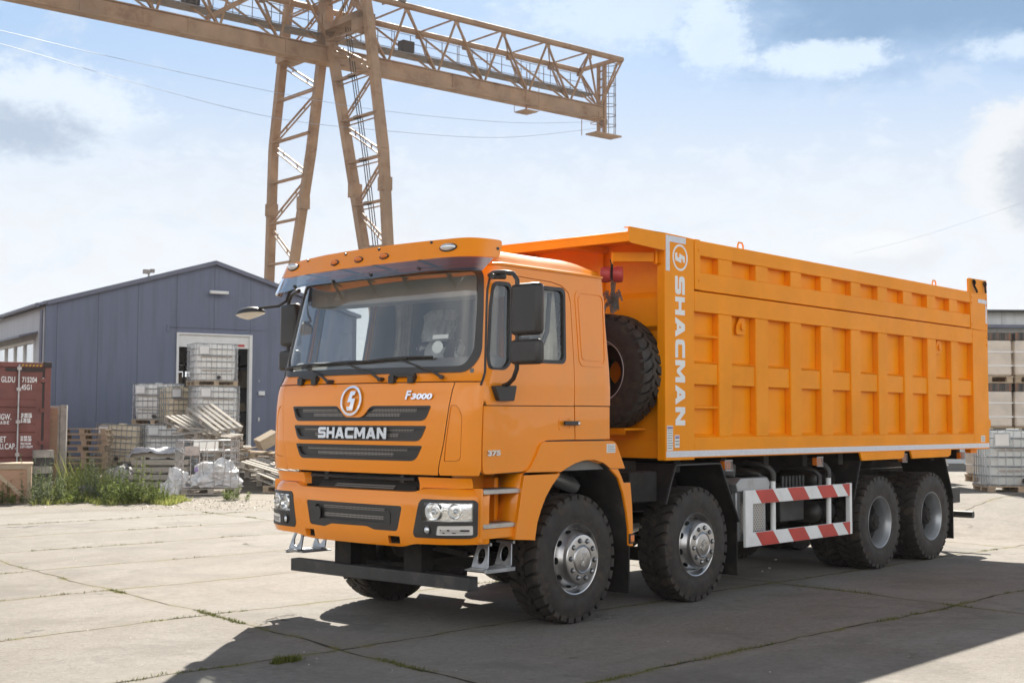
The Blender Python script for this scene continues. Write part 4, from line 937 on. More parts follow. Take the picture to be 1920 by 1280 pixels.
# ---- tipper body
OB = 'orange_body'
YB = -1.24
UC = [(1.818, 2.148), (2.392, 2.832), (3.070, 3.527), (3.748, 4.176), (4.418, 4.868), (5.094, 5.524), (5.765, 6.193), (6.433, 6.863), (7.105, 7.522), (7.770, 8.165)]
LC = [(1.718, 2.146), (2.383, 2.825), (3.067, 3.514), (3.742, 4.169), (4.423, 4.853), (5.084, 5.521), (5.754, 6.204), (6.428, 6.859), (7.105, 7.562), (7.771, 8.240)]
bd = MB(); bd.box((1.34, -1.15, 1.33), (8.68, 1.15, 1.36)); body = bd.build('tipper_body', OB, TR, 30)
def side(m_):
    y = lambda d: (1.24-d)*m_
    mb = MB(); mb.box((1.715, y(.078), 1.33), (8.24, y(.088), 3.36)); sh = mb.build('side_sheet', OB, body, 30)
    mb = MB(); mb.box((1.717, y(0), 2.693), (8.232, y(.085), 2.885)); mb.box((1.815, y(.004), 2.897), (8.170, y(.085), 3.069)); mb.box((1.815, y(0), 3.223), (8.170, y(.085), 3.366)); mb.box((1.717, y(0), 1.33), (8.232, y(.085), 1.524)); mb.build('side_rail', OB, body, 30, .008)
    mb = MB(); mb.prism([(1.24, 1.315), (1.715, 1.315), (1.715, 3.372), (1.24, 3.380)], 1, y(0), y(.09)); mb.build('front_post', OB, body, 30, .006)
    mb = MB(); mb.box((1.722, y(-.006), 2.90), (1.815, y(.05), 3.372)); 
    for z in (2.985, 3.275): mb.cyl((1.79, y(-.006), z), (1.79, y(-.014), z), .012, 8)
    mb.build('hinge_plate', OB, body, 30, .004)
    mb = MB(); mb.box((8.236, y(0), 1.325), (8.732, y(.09), 2.88)); mb.prism([(8.175, 2.885), (8.732, 2.88), (8.732, 3.36), (8.175, 3.36)], 1, y(-.003), y(.085))
    for x in (8.21, 8.69):
        for z in (2.70, 2.80, 2.95, 3.22, 3.30): mb.cyl((x, y(0), z), (x, y(-.012), z), .012, 8)
    mb.build('rear_post', OB, body, 30, .006)
    for i, (a, b) in enumerate(zip(UC, UC[1:])):
        MB().box((a[1], y(.006), 3.067), (b[0], y(.08), 3.225)).build('upper_rib', OB, body, 30, .006)
    for i, (a, b) in enumerate(zip(LC, LC[1:])):
        MB().box((a[1], y(.004), 1.522), (b[0], y(.08), 2.695)).build('rib', OB, body, 30, .010)
    for a, b in LC: MB().box((a-.003, y(.022), 2.013), (b+.003 if b < 8.2 else b-.002, y(.08), 2.215)).build('middle_band', OB, body, 30, .008)
    for z in (2.469, 1.799): MB().cyl((1.70, y(.03), z), (2.16, y(.03), z), .013, 8).build('rung', OB, body, 40)
    for z0, z1, cells in ((1.524, 1.555, LC), (2.215, 2.24, LC), (3.069, 3.082, UC)):   # sloped ledges in the bays
        for a, b in cells: MB().add([(a, y(.02), z0), (b, y(.02), z0), (b, y(.079), z1), (a, y(.079), z1)], [(0, 1, 2, 3) if m_ < 0 else (3, 2, 1, 0)]).build('ledge', OB, body)
    for x in (2.62, 7.27):
        mb = MB(); mb.prism(rounded([(x-.09, 2.52), (x+.06, 2.52), (x+.06, 2.69), (x-.03, 2.69), (x-.09, 2.60)], .02), 1, y(.045), y(.06)); mb.cyl((x+.0, y(.045), 2.60), (x, y(.02), 2.60), .035, 12); mb.build('lifting_lug', OB, body, 30, .004)
    for x in (2.60, 7.15):
        mb = MB(); mb.tube([(x-.05, y(.04), 3.36), (x-.05, y(.04), 3.40), (x-.03, y(.04), 3.43), (x+.03, y(.04), 3.43), (x+.05, y(.04), 3.40), (x+.05, y(.04), 3.36)], .009, 6); mb.build('lifting_ring', OB, body, 50)
    mb = MB(); mb.box((1.252, y(-.0015), 1.343), (8.725, y(.02), 1.400)); mb.box((1.252, y(-.003), 3.035), (1.312, y(.01), 3.362)); mb.box((1.312, y(-.003), 3.305), (1.575, y(.01), 3.362)); mb.box((8.66, y(-.0055), 2.98), (8.71, y(.01), 3.29)); mb.box((8.42, y(-.0055), 3.24), (8.66, y(.01), 3.29)); mb.build('reflective_tape', 'reflect', body)
    mb = MB(); mb.prism(rounded([(8.115, 3.36), (8.732, 3.36), (8.732, 3.555), (8.115, 3.545)], [0, 0, .03, .03]), 1, y(0), y(.02)); tb = mb.build('rear_tab', OB, body, 30, .003)
    mb = MB(); mb.tube([(8.25, y(-.02), 3.53), (8.27, y(-.03), 3.49), (8.23, y(-.03), 3.45), (8.30, y(-.03), 3.40), (8.33, y(-.03), 3.37)], .014, 8); mb.tube([(8.60, y(-.02), 3.53), (8.63, y(-.03), 3.50), (8.60, y(-.03), 3.46), (8.62, y(-.03), 3.38)], .014, 8)
    for x in (8.26, 8.61): mb.tube([(x+.03*math.cos(t), y(-.02), 3.50+.03*math.sin(t)) for t in (0, 1, 2, 3, 4, 5)], .010, 6, closed=True)
    mb.build('hook', 'matte', tb, 50)
    mb = MB()
    for a, b in ((5.02, 6.158), (6.318, 7.491)):
        mb.prism([(a, 1.332), (b, 1.332), (b-.02, 1.265), (b-.09, 1.243), (a+.05, 1.240)], 1, y(-.004), y(.02)); 
    mb.build('skirt', OB, body, 30, .003)
    for x in (2.355, 4.172, 6.238, 7.95):
        mb = MB(); mb.box((x-.06, y(.04), 1.205), (x+.05, y(.10), 1.29)); lp = mb.build('marker_lamp', 'amber', body, 30, .01)
        mb = MB()
        for k in range(5): mb.bar((x-.06+k*.028, y(.032), 1.195), (x-.06+k*.028, y(.032), 1.30), .006)
        mb.bar((x-.07, y(.032), 1.20), (x+.06, y(.032), 1.20), .008); mb.bar((x-.07, y(.032), 1.295), (x+.06, y(.032), 1.295), .008); mb.build('lamp_guard', 'steel', lp)
side(-1); side(1)
block_word(lambda a, b, off=0: (b, YB-off, -a), 'SHACMAN', -3.0, -1.632, 1.400, 1.556, .0022, 'decal', body, 'side_letter', .002, .13)
emblem(lambda a, b, off=0: (1.483+b, YB-off, 3.173-a), 0, 0, .123, .002, 'decal', body, 'side_emblem', .003)
label_plate(1.262, 1.355, 1.405, 1.63, -1.2405, 9, body, 'label', 'purple'); label_plate(1.385, 1.46, 1.43, 1.545, -1.2405, 3, body, 'label', 'purple')
label_plate(8.45, 8.58, 1.42, 1.50, -1.2405, 3, body)
# bulkhead, canopy and crane arm for the spare wheel
mb = MB(); mb.box((1.36, -1.15, 1.33), (1.39, 1.15, 3.33)); mb.build('bulkhead', OB, body, 30)
mb = MB(); mb.prism([(1.36, 2.50), (1.30, 2.54), (1.30, 2.80), (1.36, 2.86)], 1, -1.15, 1.15); mb.box((1.32, -1.15, 1.33), (1.36, 1.15, 1.50)); mb.build('bulkhead_beam', OB, body, 30, .006)
for yy in (-.42, .42): MB().box((1.325, yy-.05, 2.862), (1.36, yy+.05, 3.30)).build('bulkhead_rib', OB, body, 30, .006)
mb = MB(); mb.box((.70, -1.232, 3.315), (1.36, 1.232, 3.335)); mb.box((.70, -1.232, 3.245), (.72, 1.232, 3.315)); mb.build('cab_guard', OB, body, 30, .004)
for yy in (-.45, .45): MB().box((.80, yy-.06, 3.26), (1.355, yy+.06, 3.312)).build('guard_stiffener', OB, body, 30, .004)
for y in (-1, 1):
    mb = MB(); mb.prism(rounded([(.692, 3.245), (.72, 3.232), (1.24, 3.215), (1.24, 3.379), (.692, 3.366)], [.02, .02, 0, 0, .015]), 1, 1.24*y, 1.225*y); mb.box((.695, 1.24*y, 3.368), (1.24, 1.18*y, 3.376)); mb.build('guard_cheek', OB, body, 30, .002)
mb = MB(); mb.bar((1.215, -1.13, 3.16), (.86, -.93, 3.145), .03, .085); mb.box((1.20, -1.20, 3.10), (1.24, -1.12, 3.108)); mb.box((1.20, -1.20, 3.212), (1.24, -1.12, 3.220)); mb.cyl((1.215, -1.16, 3.09), (1.215, -1.16, 3.23), .015, 8); mb.box((.85, -.94, 3.08), (.87, -.92, 3.19)); mb.build('crane_arm', OB, body, 30, .004)
H = Vector((.86, -.925, 2.985))
mb = MB(); mb.tube([(H.x, H.y, 3.13), (H.x, H.y+.015, 3.11), (H.x, H.y, 3.085), (H.x, H.y-.012, 3.10)], .009, 6); mb.cyl((H.x, H.y, 3.10), (H.x, H.y, 3.02), .012, 8); hk = mb.build('hoist_hook', 'matte', TR, 50)
ua = Vector((.55, -.83, 0)).normalized()
mb = MB()
for a, b in ((-.10, -.012), (.012, .10)): mb.lathe([(.001, a), (.058, a), (.070, a+.016), (.074, (a+b)/2), (.070, b-.010), (.058, b), (.001, b)], H, ua, 24)
mb.build('hoist_drum', 'hoist', TR, 40, fix=True); MB().cyl(H-ua*.02, H+ua*.02, .045, 16).build('hoist_core', 'matte', TR, 40)
mb = MB(); rnd = random.Random(2)
def chain(p, q, r=.0075):
    p = Vector(p); q = Vector(q); n = max(2, int((q-p).length/.022)); d = (q-p).normalized()
    for k in range(n):
        c_ = p+(q-p)*(k+.5)/n; sd_ = d.cross(Vector((1, .3, .2)) if k % 2 else Vector((.2, 1, .3))).normalized(); e = d*.017; w = sd_*.009
        mb.tube([c_-e, c_-e*.5+w, c_+e*.5+w, c_+e, c_+e*.5-w, c_-e*.5-w], .0042, 5, closed=True)
chain((.85, -.93, 2.96), (.90, -.90, 2.78)); chain((.87, -.96, 2.96), (.93, -.88, 2.76)); chain((.84, -.94, 2.96), (.92, -.90, 2.76))
for k in range(22):
    a = Vector((.93+rnd.uniform(-.04, .04), -.89+rnd.uniform(-.07, .07), 2.80+rnd.uniform(-.06, .05))); chain(a, a+Vector((rnd.uniform(-.05, .05), rnd.uniform(-.07, .07), rnd.uniform(-.14, -.03))))
mb.build('hoist_chain', 'chain', TR, 50)
MB().box((1.02, -.95, 1.585), (1.34, -.62, 1.605)).box((1.02, -.95, 1.545), (1.03, -.62, 1.585)).build('spare_shelf', OB, body, 30, .004)

# ---- wheels
def tyre_mesh(mb, off=0.):
    hw = .150; pr = [(.280, .128), (.292, .150), (.320, .156), (.332, .1545), (.340, .158), (.392, .160), (.445, .157), (.456, .1535), (.480, .151), (.491, .143), (.497, .133), (.499, .117), (.500, .0)]
    prof = pr+[(r, -h) for r, h in reversed(pr[:-1])]
    mb.lathe([(r, h+off) for r, h in reversed(prof)], (0, 0, 0), (0, -1, 0), 72)
    NL = 32
    for k in range(NL):
        t0 = 2*math.pi*k/NL; dt = 2*math.pi/NL
        for sgn in (1, -1):
            sh_ = 0 if sgn == 1 else dt*.5
            # shoulder lug, curving towards the centre
            path = [(.153, 0.0, .040), (.128, .02, .041), (.085, .16, .043), (.042, .42, .040)]
            path2 = [(.034, .52, .038), (.000, .78, .034), (-.010, .82, .028)]
            for pth in (path, path2):
                vs = []
                for h, sk, w in pth:
                    for dw in (-1, 1):
                        a = t0+sh_+sk*dt+dw*w/.54*(.92)
                        for rr_ in ((.478 if h > .14 else .492), (.520 if h > .14 else .5325)):
                            vs.append((math.cos(a)*rr_, -(sgn*h)-off, math.sin(a)*rr_))
                n = len(pth); fs = []
                for i in range(n-1):
                    b = 4*i; fs += [(b, b+1, b+5, b+4), (b+2, b+6, b+7, b+3), (b+1, b+3, b+7, b+5)]
                fs += [(0, 2, 3, 1), (4*n-4, 4*n-3, 4*n-1, 4*n-2)]
                if sgn == 1: fs = [tuple(reversed(f)) for f in fs]
                mb.add(vs, fs)
def make_wheel(kind):
    c0, ax_ = (0, 0, 0), (0, -1, 0)
    if kind == 'front':
        pr = [(.262, -.13), (.290, -.150), (.294, -.146), (.262, -.12), (.256, -.02), (.262, .10), (.276, .134), (.284, .150), (.291, .153), (.294, .149), (.290, .142)]
        mb = MB(); mb.lathe(pr[::-1], c0, ax_, 64)
        mb.lathe([(.266, .105), (.262, .085), (.256, .076), (.249, .082), (.218, .160), (.211, .172), (.208, .18), (.206, .20)], c0, ax_, 64)
        w = mb.build('wheel', 'alu', None, 40, fix=False)
        mb = MB(); mb.lathe([(.206, .198), (.205, .207), (.199, .214), (.190, .216), (.120, .217), (.115, .223), (.108, .227), (.101, .222), (.096, .223), (.001, .224)], c0, ax_, 64); hub = mb.build('hub_cap', 'alu', w, 30)
        for k in range(10):
            mb = MB(); a = 2*math.pi*k/10+.15; p = Vector((.2325*math.cos(a), -.1235, .2325*math.sin(a))); n_ = Vector((math.cos(a)*.93, -.37, math.sin(a)*.93)).normalized(); tg = Vector((-math.sin(a), 0, math.cos(a))); bn = n_.cross(tg)
            mb.add([p+n_*.003+tg*.030*math.cos(t*.3927)+bn*.021*math.sin(t*.3927) for t in range(16)], [tuple(range(16)), tuple(reversed(range(16)))])
            mb.build('hand_hole', 'dark', w)
        for k in range(10):
            a = 2*math.pi*k/10+.05; p = Vector((.157*math.cos(a), -.215, .157*math.sin(a))); mb = MB()
            mb.lathe([(.022, 0), (.022, .004), (.014, .004)], p, ax_, 12); mb.cur = 1; mb.lathe([(.015, 0), (.015, .018), (.011, .024), (.001, .026)], p, ax_, 6, a); mb.build('wheel_nut', ['dark', 'steel'], hub, 30)
        mb = MB(); S = [(-.10, .62), (.38, .62), (.30, .36), (.12, .36), (.06, .14), (.40, .14), (.24, -.66), (-.30, -.66), (-.36, -.40), (-.04, -.40), (.02, -.10), (-.32, -.10)]
        mb.prism([(a*.105, b*.085) for a, b in S], 1, -.222, -.230); mb.build('hub_emblem', 'alu', hub, 30, .002)
    else:
        mb = MB(); mb.lathe([(.290, .142), (.294, .149), (.291, .153), (.284, .150), (.276, .134), (.262, .105), (.255, .08), (.250, .02), (.247, -.005), (.246, -.02)], c0, ax_, 64)
        mb.cur = 1; mb.lathe([(.246, -.02), (.225, -.032), (.150, -.036), (.120, -.036)], c0, ax_, 64)
        mb.lathe([(.29, -.49), (.26, -.45), (.25, -.2), (.12, -.19)], c0, ax_, 48)
        w = mb.build('wheel', ['silver', 'matte'], None, 40)
        mb = MB(); mb.lathe([(.175, -.034), (.172, -.016), (.125, -.006), (.118, .065), (.100, .090), (.062, .095), (.058, .108), (.04, .112), (.001, .112)], c0, ax_, 40)
        for k in range(10):
            a = 2*math.pi*k/10; p = Vector((.150*math.cos(a), .018, .150*math.sin(a))); mb.lathe([(.014, 0), (.014, .03), (.001, .032)], p, ax_, 6)
        for k in range(8):
            a = 2*math.pi*k/8; p = Vector((.085*math.cos(a), -.090, .085*math.sin(a))); mb.lathe([(.010, 0), (.010, .012), (.001, .013)], p, ax_, 6)
        mb.build('hub', 'matte', w, 40)
    mb = MB(); tyre_mesh(mb)
    mb.build('tyre', 'rubber', w, 35)
    if kind == 'rear': mb = MB(); tyre_mesh(mb, -.335); mb.build('tyre', 'rubber', w, 35)
    return w
def put(w, x, y, z, rz): w.parent = TR; w.location = Vector((x, y, z))-TR.location; w.rotation_euler = rz
wf = make_wheel('front'); wr = make_wheel('rear')
AXL = [0, 1.8, 5.575, 6.975]; ZH = .531; YW = 1.052
copies = []
for i, x in enumerate(AXL):
    src = wf if i < 2 else wr
    for m_ in (-1, 1):
        w = src if (i in (0, 2) and m_ == -1) else copy_tree(src)
        copies.append((w, x, YW*m_, (0, R(23*i+(40 if m_ > 0 else 8)), 0) if m_ < 0 else (0, R(17*i), math.pi)))
sp = copy_tree(wr)
for ch in [q for q in bpy.data.objects if q.parent == sp and q.name.startswith('tyre')][1:]: bpy.data.objects.remove(ch)
for w, x, y, r_ in copies: put(w, x, y, ZH, r_)
sp.name = 'spare_wheel'; sp['label'] = 'spare wheel hung upright behind the cab'; put(sp, 1.14, -.668, 2.125, (0, R(30), R(-90)))
hbx = [q for q in bpy.data.objects if q.parent == sp and q.name.startswith('hub')]
for q in hbx: bpy.data.objects.remove(q)

# ---- chassis
for y in (-.43, .43):
    mb = MB(); mb.prism([(-1.15, .80), (8.6, .80), (8.6, 1.08), (1.0, 1.08), (.6, 1.02), (-1.15, 1.02)], 1, y-.04, y+.04); mb.build('chassis_rail', 'matte', TR, 30, .004)
    mb = MB(); mb.box((1.4, y-.05, 1.09), (8.6, y+.05, 1.33)); mb.build('subframe_rail', 'matte', TR, 30, .004)
for x in (-1.1, -.2, .9, 1.6, 2.6, 3.6, 4.6, 5.3, 6.2, 7.4, 8.4): MB().box((x-.05, -.39, .84), (x+.05, .39, 1.02)).build('crossmember', 'matte', TR, 30)
for x in (1.6, 2.4, 3.2, 4.0, 4.8, 5.6, 6.4, 7.2, 8.0): MB().box((x-.05, -1.12, 1.20), (x+.05, 1.12, 1.325)).build('floor_bearer', 'matte', TR, 30)
for i, x in enumerate(AXL):
    mb = MB()
    if i < 2: mb.bar((x, -.95, ZH), (x, -.62, .40), .09); mb.bar((x, -.62, .40), (x, .62, .40), .11, .12); mb.bar((x, .62, .40), (x, .95, ZH), .09)
    else: mb.tube([(x, -.75, ZH), (x, -.25, ZH), (x, -.15, ZH), (x, .15, ZH), (x, .25, ZH), (x, .75, ZH)], [.09, .09, .22, .22, .09, .09], 16)
    mb.cyl((x, -.90, ZH), (x, -.70, ZH), .20, 24); mb.cyl((x, .70, ZH), (x, .90, ZH), .20, 24)
    ax_o = mb.build('axle', 'matte', TR, 40)
    if i < 2:
        for y in (-.43, .43):
            mb = MB()
            for k in range(5):
                L = .75-.12*k; mb.tube([(x-L, y, .72-.02*k-.0), (x-L*.5, y, .60-.022*k), (x, y, .555-.022*k), (x+L*.5, y, .60-.022*k), (x+L, y, .72-.02*k)], .028, 6)
            mb.build('leaf_spring', 'matte', TR, 40)
    else: 
        for y in (-.43, .43): MB().box((x-.5, y-.05, .66), (x+.5, y+.05, .76)).build('leaf_spring', 'matte', TR, 30)
mb = MB(); mb.box((-.85, -.36, .62), (.9, .36, 1.22)); mb.box((-1.0, -.48, .70), (-.86, .48, 1.22)); mb.cyl((.9, 0, .75), (1.7, 0, .72), .16); mb.cyl((1.7, 0, .70), (5.3, 0, .60), .06, 12); mb.prism([(-.7, .50), (.3, .50), (.45, .64), (-.8, .64)], 1, -.22, .22); mb.build('engine', 'matte', TR, 40, .02)
mb = MB(); mb.bar((-1.02, -.9, .62), (-.2, .9, .60), .04); mb.tube([(-.95, -.42, .80), (-.6, -.6, .60), (-.25, -.8, .50)], .03, 8); mb.cyl((-.9, .35, .45), (-.9, -.75, .48), .028, 8); mb.box((-.45, -.70, .44), (-.36, -.58, .56)); mb.box((-.97, -.74, .78), (-.86, -.5, .95)); mb.build('steering_linkage', 'matte', TR, 40)
mb = MB(); mb.cyl((.05, -.62, 1.26), (.55, -.75, 1.10), .075, 14); mb.cyl((-.10, -.60, 1.28), (.05, -.62, 1.26), .09, 14); mb.build('intake_pipe', 'silver', TR, 50)
mb = MB(); mb.box((.80, -.86, 1.08), (1.32, -.40, 1.30)); mb.box((.80, -1.16, .95), (1.22, -.86, 1.22)); mb.cyl((.62, -.6, 1.05), (1.2, -.6, 1.02), .07, 14); mb.box((.78, -.80, .70), (.98, -.6, .80)); mb.build('bracket_box', 'matte', TR, 30, .01)
MB().box((.80, -1.0, .55), (1.04, -.84, .66)).box((.82, -.98, .66), (.9, -.88, .86)).build('valve', 'conc_old', TR, 30, .02)
# second fender: folded black sheet with a grey lip
def sheet(pts, y0, y1, mt, nm, th=.010, lip=None):
    mb = MB()
    for a, b in zip(pts, pts[1:]): mb.bar((a[0], (y0+y1)/2, a[1]), (b[0], (y0+y1)/2, b[1]), abs(y1-y0), th) if False else mb.add(
        [(a[0], y0, a[1]), (b[0], y0, b[1]), (b[0], y1, b[1]), (a[0], y1, a[1])], [(0, 1, 2, 3)])
    o = mb.build(nm, mt, TR); s_ = o.modifiers.new('solid', 'SOLIDIFY'); s_.thickness = th; s_.offset = 0
    if lip:
        mb = MB()
        for a, b in zip(pts, pts[1:]): mb.bar((a[0], y0, a[1]), (b[0], y0, b[1]), .012, .028, (0, 1, 0))
        mb.build('fender_lip', lip, o, 30)
for m_ in (-1, 1):
    sheet([(1.258, .925), (1.309, 1.05), (1.415, 1.272), (2.160, 1.272), (2.30, 1.03), (2.50, .70)], 1.225*m_, .66*m_, 'matte', 'rear_fender', .012, 'frame')
    mb = MB(); mb.box((2.50, 1.20*m_, .185), (2.52, .66*m_, .72)); mb.build('mud_flap', 'matte', TR, 30, .004)
    sheet([(4.93, .82), (5.10, 1.235)], 1.20*m_, .62*m_, 'matte', 'rear_fender', .012, 'frame')
    sheet([(7.36, 1.24), (7.62, .72)], 1.20*m_, .62*m_, 'matte', 'rear_fender', .012, 'frame')
    mb = MB(); mb.box((7.615, 1.20*m_, .215), (7.635, .62*m_, .74)); mb.build('mud_flap', 'matte', TR, 30, .004)
mb = MB(); mb.cyl((8.55, -1.08, .46), (8.55, 1.08, .46), .045, 16); mb.box((8.50, -.5, .46), (8.56, -.42, 1.1)); mb.box((8.50, .42, .46), (8.56, .5, 1.1)); mb.build('rear_underrun_bar', 'frame', TR, 40)
mb = MB(); mb.box((8.10, -.95, .62), (8.45, -.70, .82)); mb.build('rear_box', 'frame', TR, 30, .01)
mb = MB(); mb.box((8.68, -1.10, 1.36), (8.72, 1.10, 3.34)); mb.build('tailgate', OB, body, 30, .006)
mb = MB(); mb.prism(rounded([(8.735, 1.60), (8.84, 1.58), (8.90, 1.62), (8.90, 1.70), (8.84, 1.72), (8.82, 1.67), (8.735, 1.68)], .01), 1, -1.2, -1.12); mb.box((8.74, -1.22, 1.69), (8.80, -1.10, 1.72)); mb.build('tailgate_latch', OB, body, 30, .008)
mb = MB(); mb.box((8.45, -1.1, 1.27), (8.66, -1.02, 1.325)); mb.build('tail_bracket', OB, body, 30, .004)

# ---- side guard with red and white stripes
YG = -1.243
mb = MB(); mb.box((2.60, YG, .447), (2.735, YG+.03, .998)); mb.box((2.735, YG+.001, .862), (4.765, YG+.028, .998)); mb.box((2.735, YG+.001, .447), (4.765, YG+.028, .584)); mb.box((4.765, YG, .447), (4.82, YG+.05, 1.002)); sg = mb.build('side_guard', 'white', TR, 30, .004)
for z0, z1 in ((.864, .996), (.449, .582)):
    for x in (2.78, 3.41, 4.03, 4.62):
        w = .335 if x < 4.5 else .075; a = x; xr = 4.764
        P = [(a, z1), (a+w, z1), (min(a+w+.13, xr), z0), (min(a+.125, xr), z0)]
        if x > 4.5: P = [(4.59, z1), (4.764, z1), (4.764, z0), (4.735, z0)]
        MB().prism(P, 1, YG+.0005, YG-.0015).build('red_stripe', 'red', sg)
for x in (3.205, 4.375):
    mb = MB(); mb.cyl((x, YG+.05, .50), (x, YG+.05, 1.10), .027, 14); mb.build('guard_tube', 'white', sg, 50)
    mb = MB(); mb.tube([(x, YG+.05, 1.07), (x, YG+.05, 1.15), (x-.02, YG+.08, 1.20), (x-.05, YG+.16, 1.235), (x-.06, -.9, 1.25)], .030, 10); mb.cyl((x, YG+.05, 1.075), (x, YG+.05, 1.095), .031, 12)
    mb.tube([(x-.07, YG+.12, .95), (x-.07, YG+.12, 1.09), (x-.09, YG+.16, 1.14), (x-.15, YG+.28, 1.17), (x-.17, -.7, 1.18)], .028, 10); mb.build('guard_hose', 'black', sg, 50)
    MB().cyl((x-.07, YG+.12, .93), (x-.07, YG+.12, 1.06), .025, 10).build('guard_tube', 'white', sg, 50)
# silencer box, exhaust, air tanks, battery
mb = MB(); mb.prism([(2.56, .50), (3.12, .50), (3.12, 1.06), (3.08, 1.10), (2.62, 1.10), (2.56, 1.04)], 1, -1.16, -.66); sb = mb.build('silencer_box', 'silver', TR, 30, .012)
mb = MB(); mb.box((2.62, -1.168, .52), (3.06, -1.162, 1.0)); mb.box((2.552, -1.12, .52), (2.558, -.70, 1.0)); mb.build('perforated_shield', 'perf', sb)
mb = MB(); mb.prism([(2.54, .98), (3.14, .98), (3.16, 1.06), (3.10, 1.115), (2.60, 1.115), (2.52, 1.06)], 1, -1.19, -1.10); mb.build('shield_cover', 'silver', sb, 30, .01)
mb = MB(); mb.lathe([(.062, 0), (.062, .42), (.052, .42), (.052, .1), (.001, .1)], (2.62, -.62, 1.20), Vector((.42, -1, -.05)), 24); mb.build('exhaust_pipe', 'silver', TR, 50)
mb = MB(); mb.box((2.42, -.98, 1.145), (2.56, -.84, 1.29)); mb.cyl((2.49, -.91, 1.10), (2.49, -.91, 1.15), .085, 18); mb.build('air_valve', 'conc_old', TR, 30, .006)
for x, z in ((4.63, .67), (4.93, .67), (4.63, 1.02), (4.94, 1.02)):
    mb = MB(); mb.lathe([(.001, -.0), (.07, .005), (.10, .035), (.11, .08), (.11, .62), (.10, .66), (.001, .70)], (x, -.95, z), (0, 1, 0), 28); mb.build('air_tank', 'black', TR, 60)
mb = MB(); mb.box((3.72, -.98, .62), (4.22, -.55, 1.0)); 
for k in range(7): mb.box((3.72+k*.072, -1.01, .90), (3.755+k*.072, -.98, 1.10))
mb.build('battery_box', 'frame', TR, 30, .008)
mb = MB(); mb.box((2.6, .55, .45), (4.2, 1.15, 1.08)); mb.build('fuel_tank', 'silver', TR, 30, .06)

# ================================================================== yard behind the truck
def S_(lat, d, z=None):
    p = C0+FH*d+RH*lat; p.z = gz(p.x, p.y) if z is None else z; return p
def setp(o, p, az=0, tilt=(0, 0)):
    o.location = p; o.rotation_euler = (R(tilt[0]), R(tilt[1]), R(az)); return o

ORD = ['lowest', 'second from below', 'third from below', 'fourth from below', 'fifth from below', 'sixth from below', 'seventh from below', 'eighth from below']
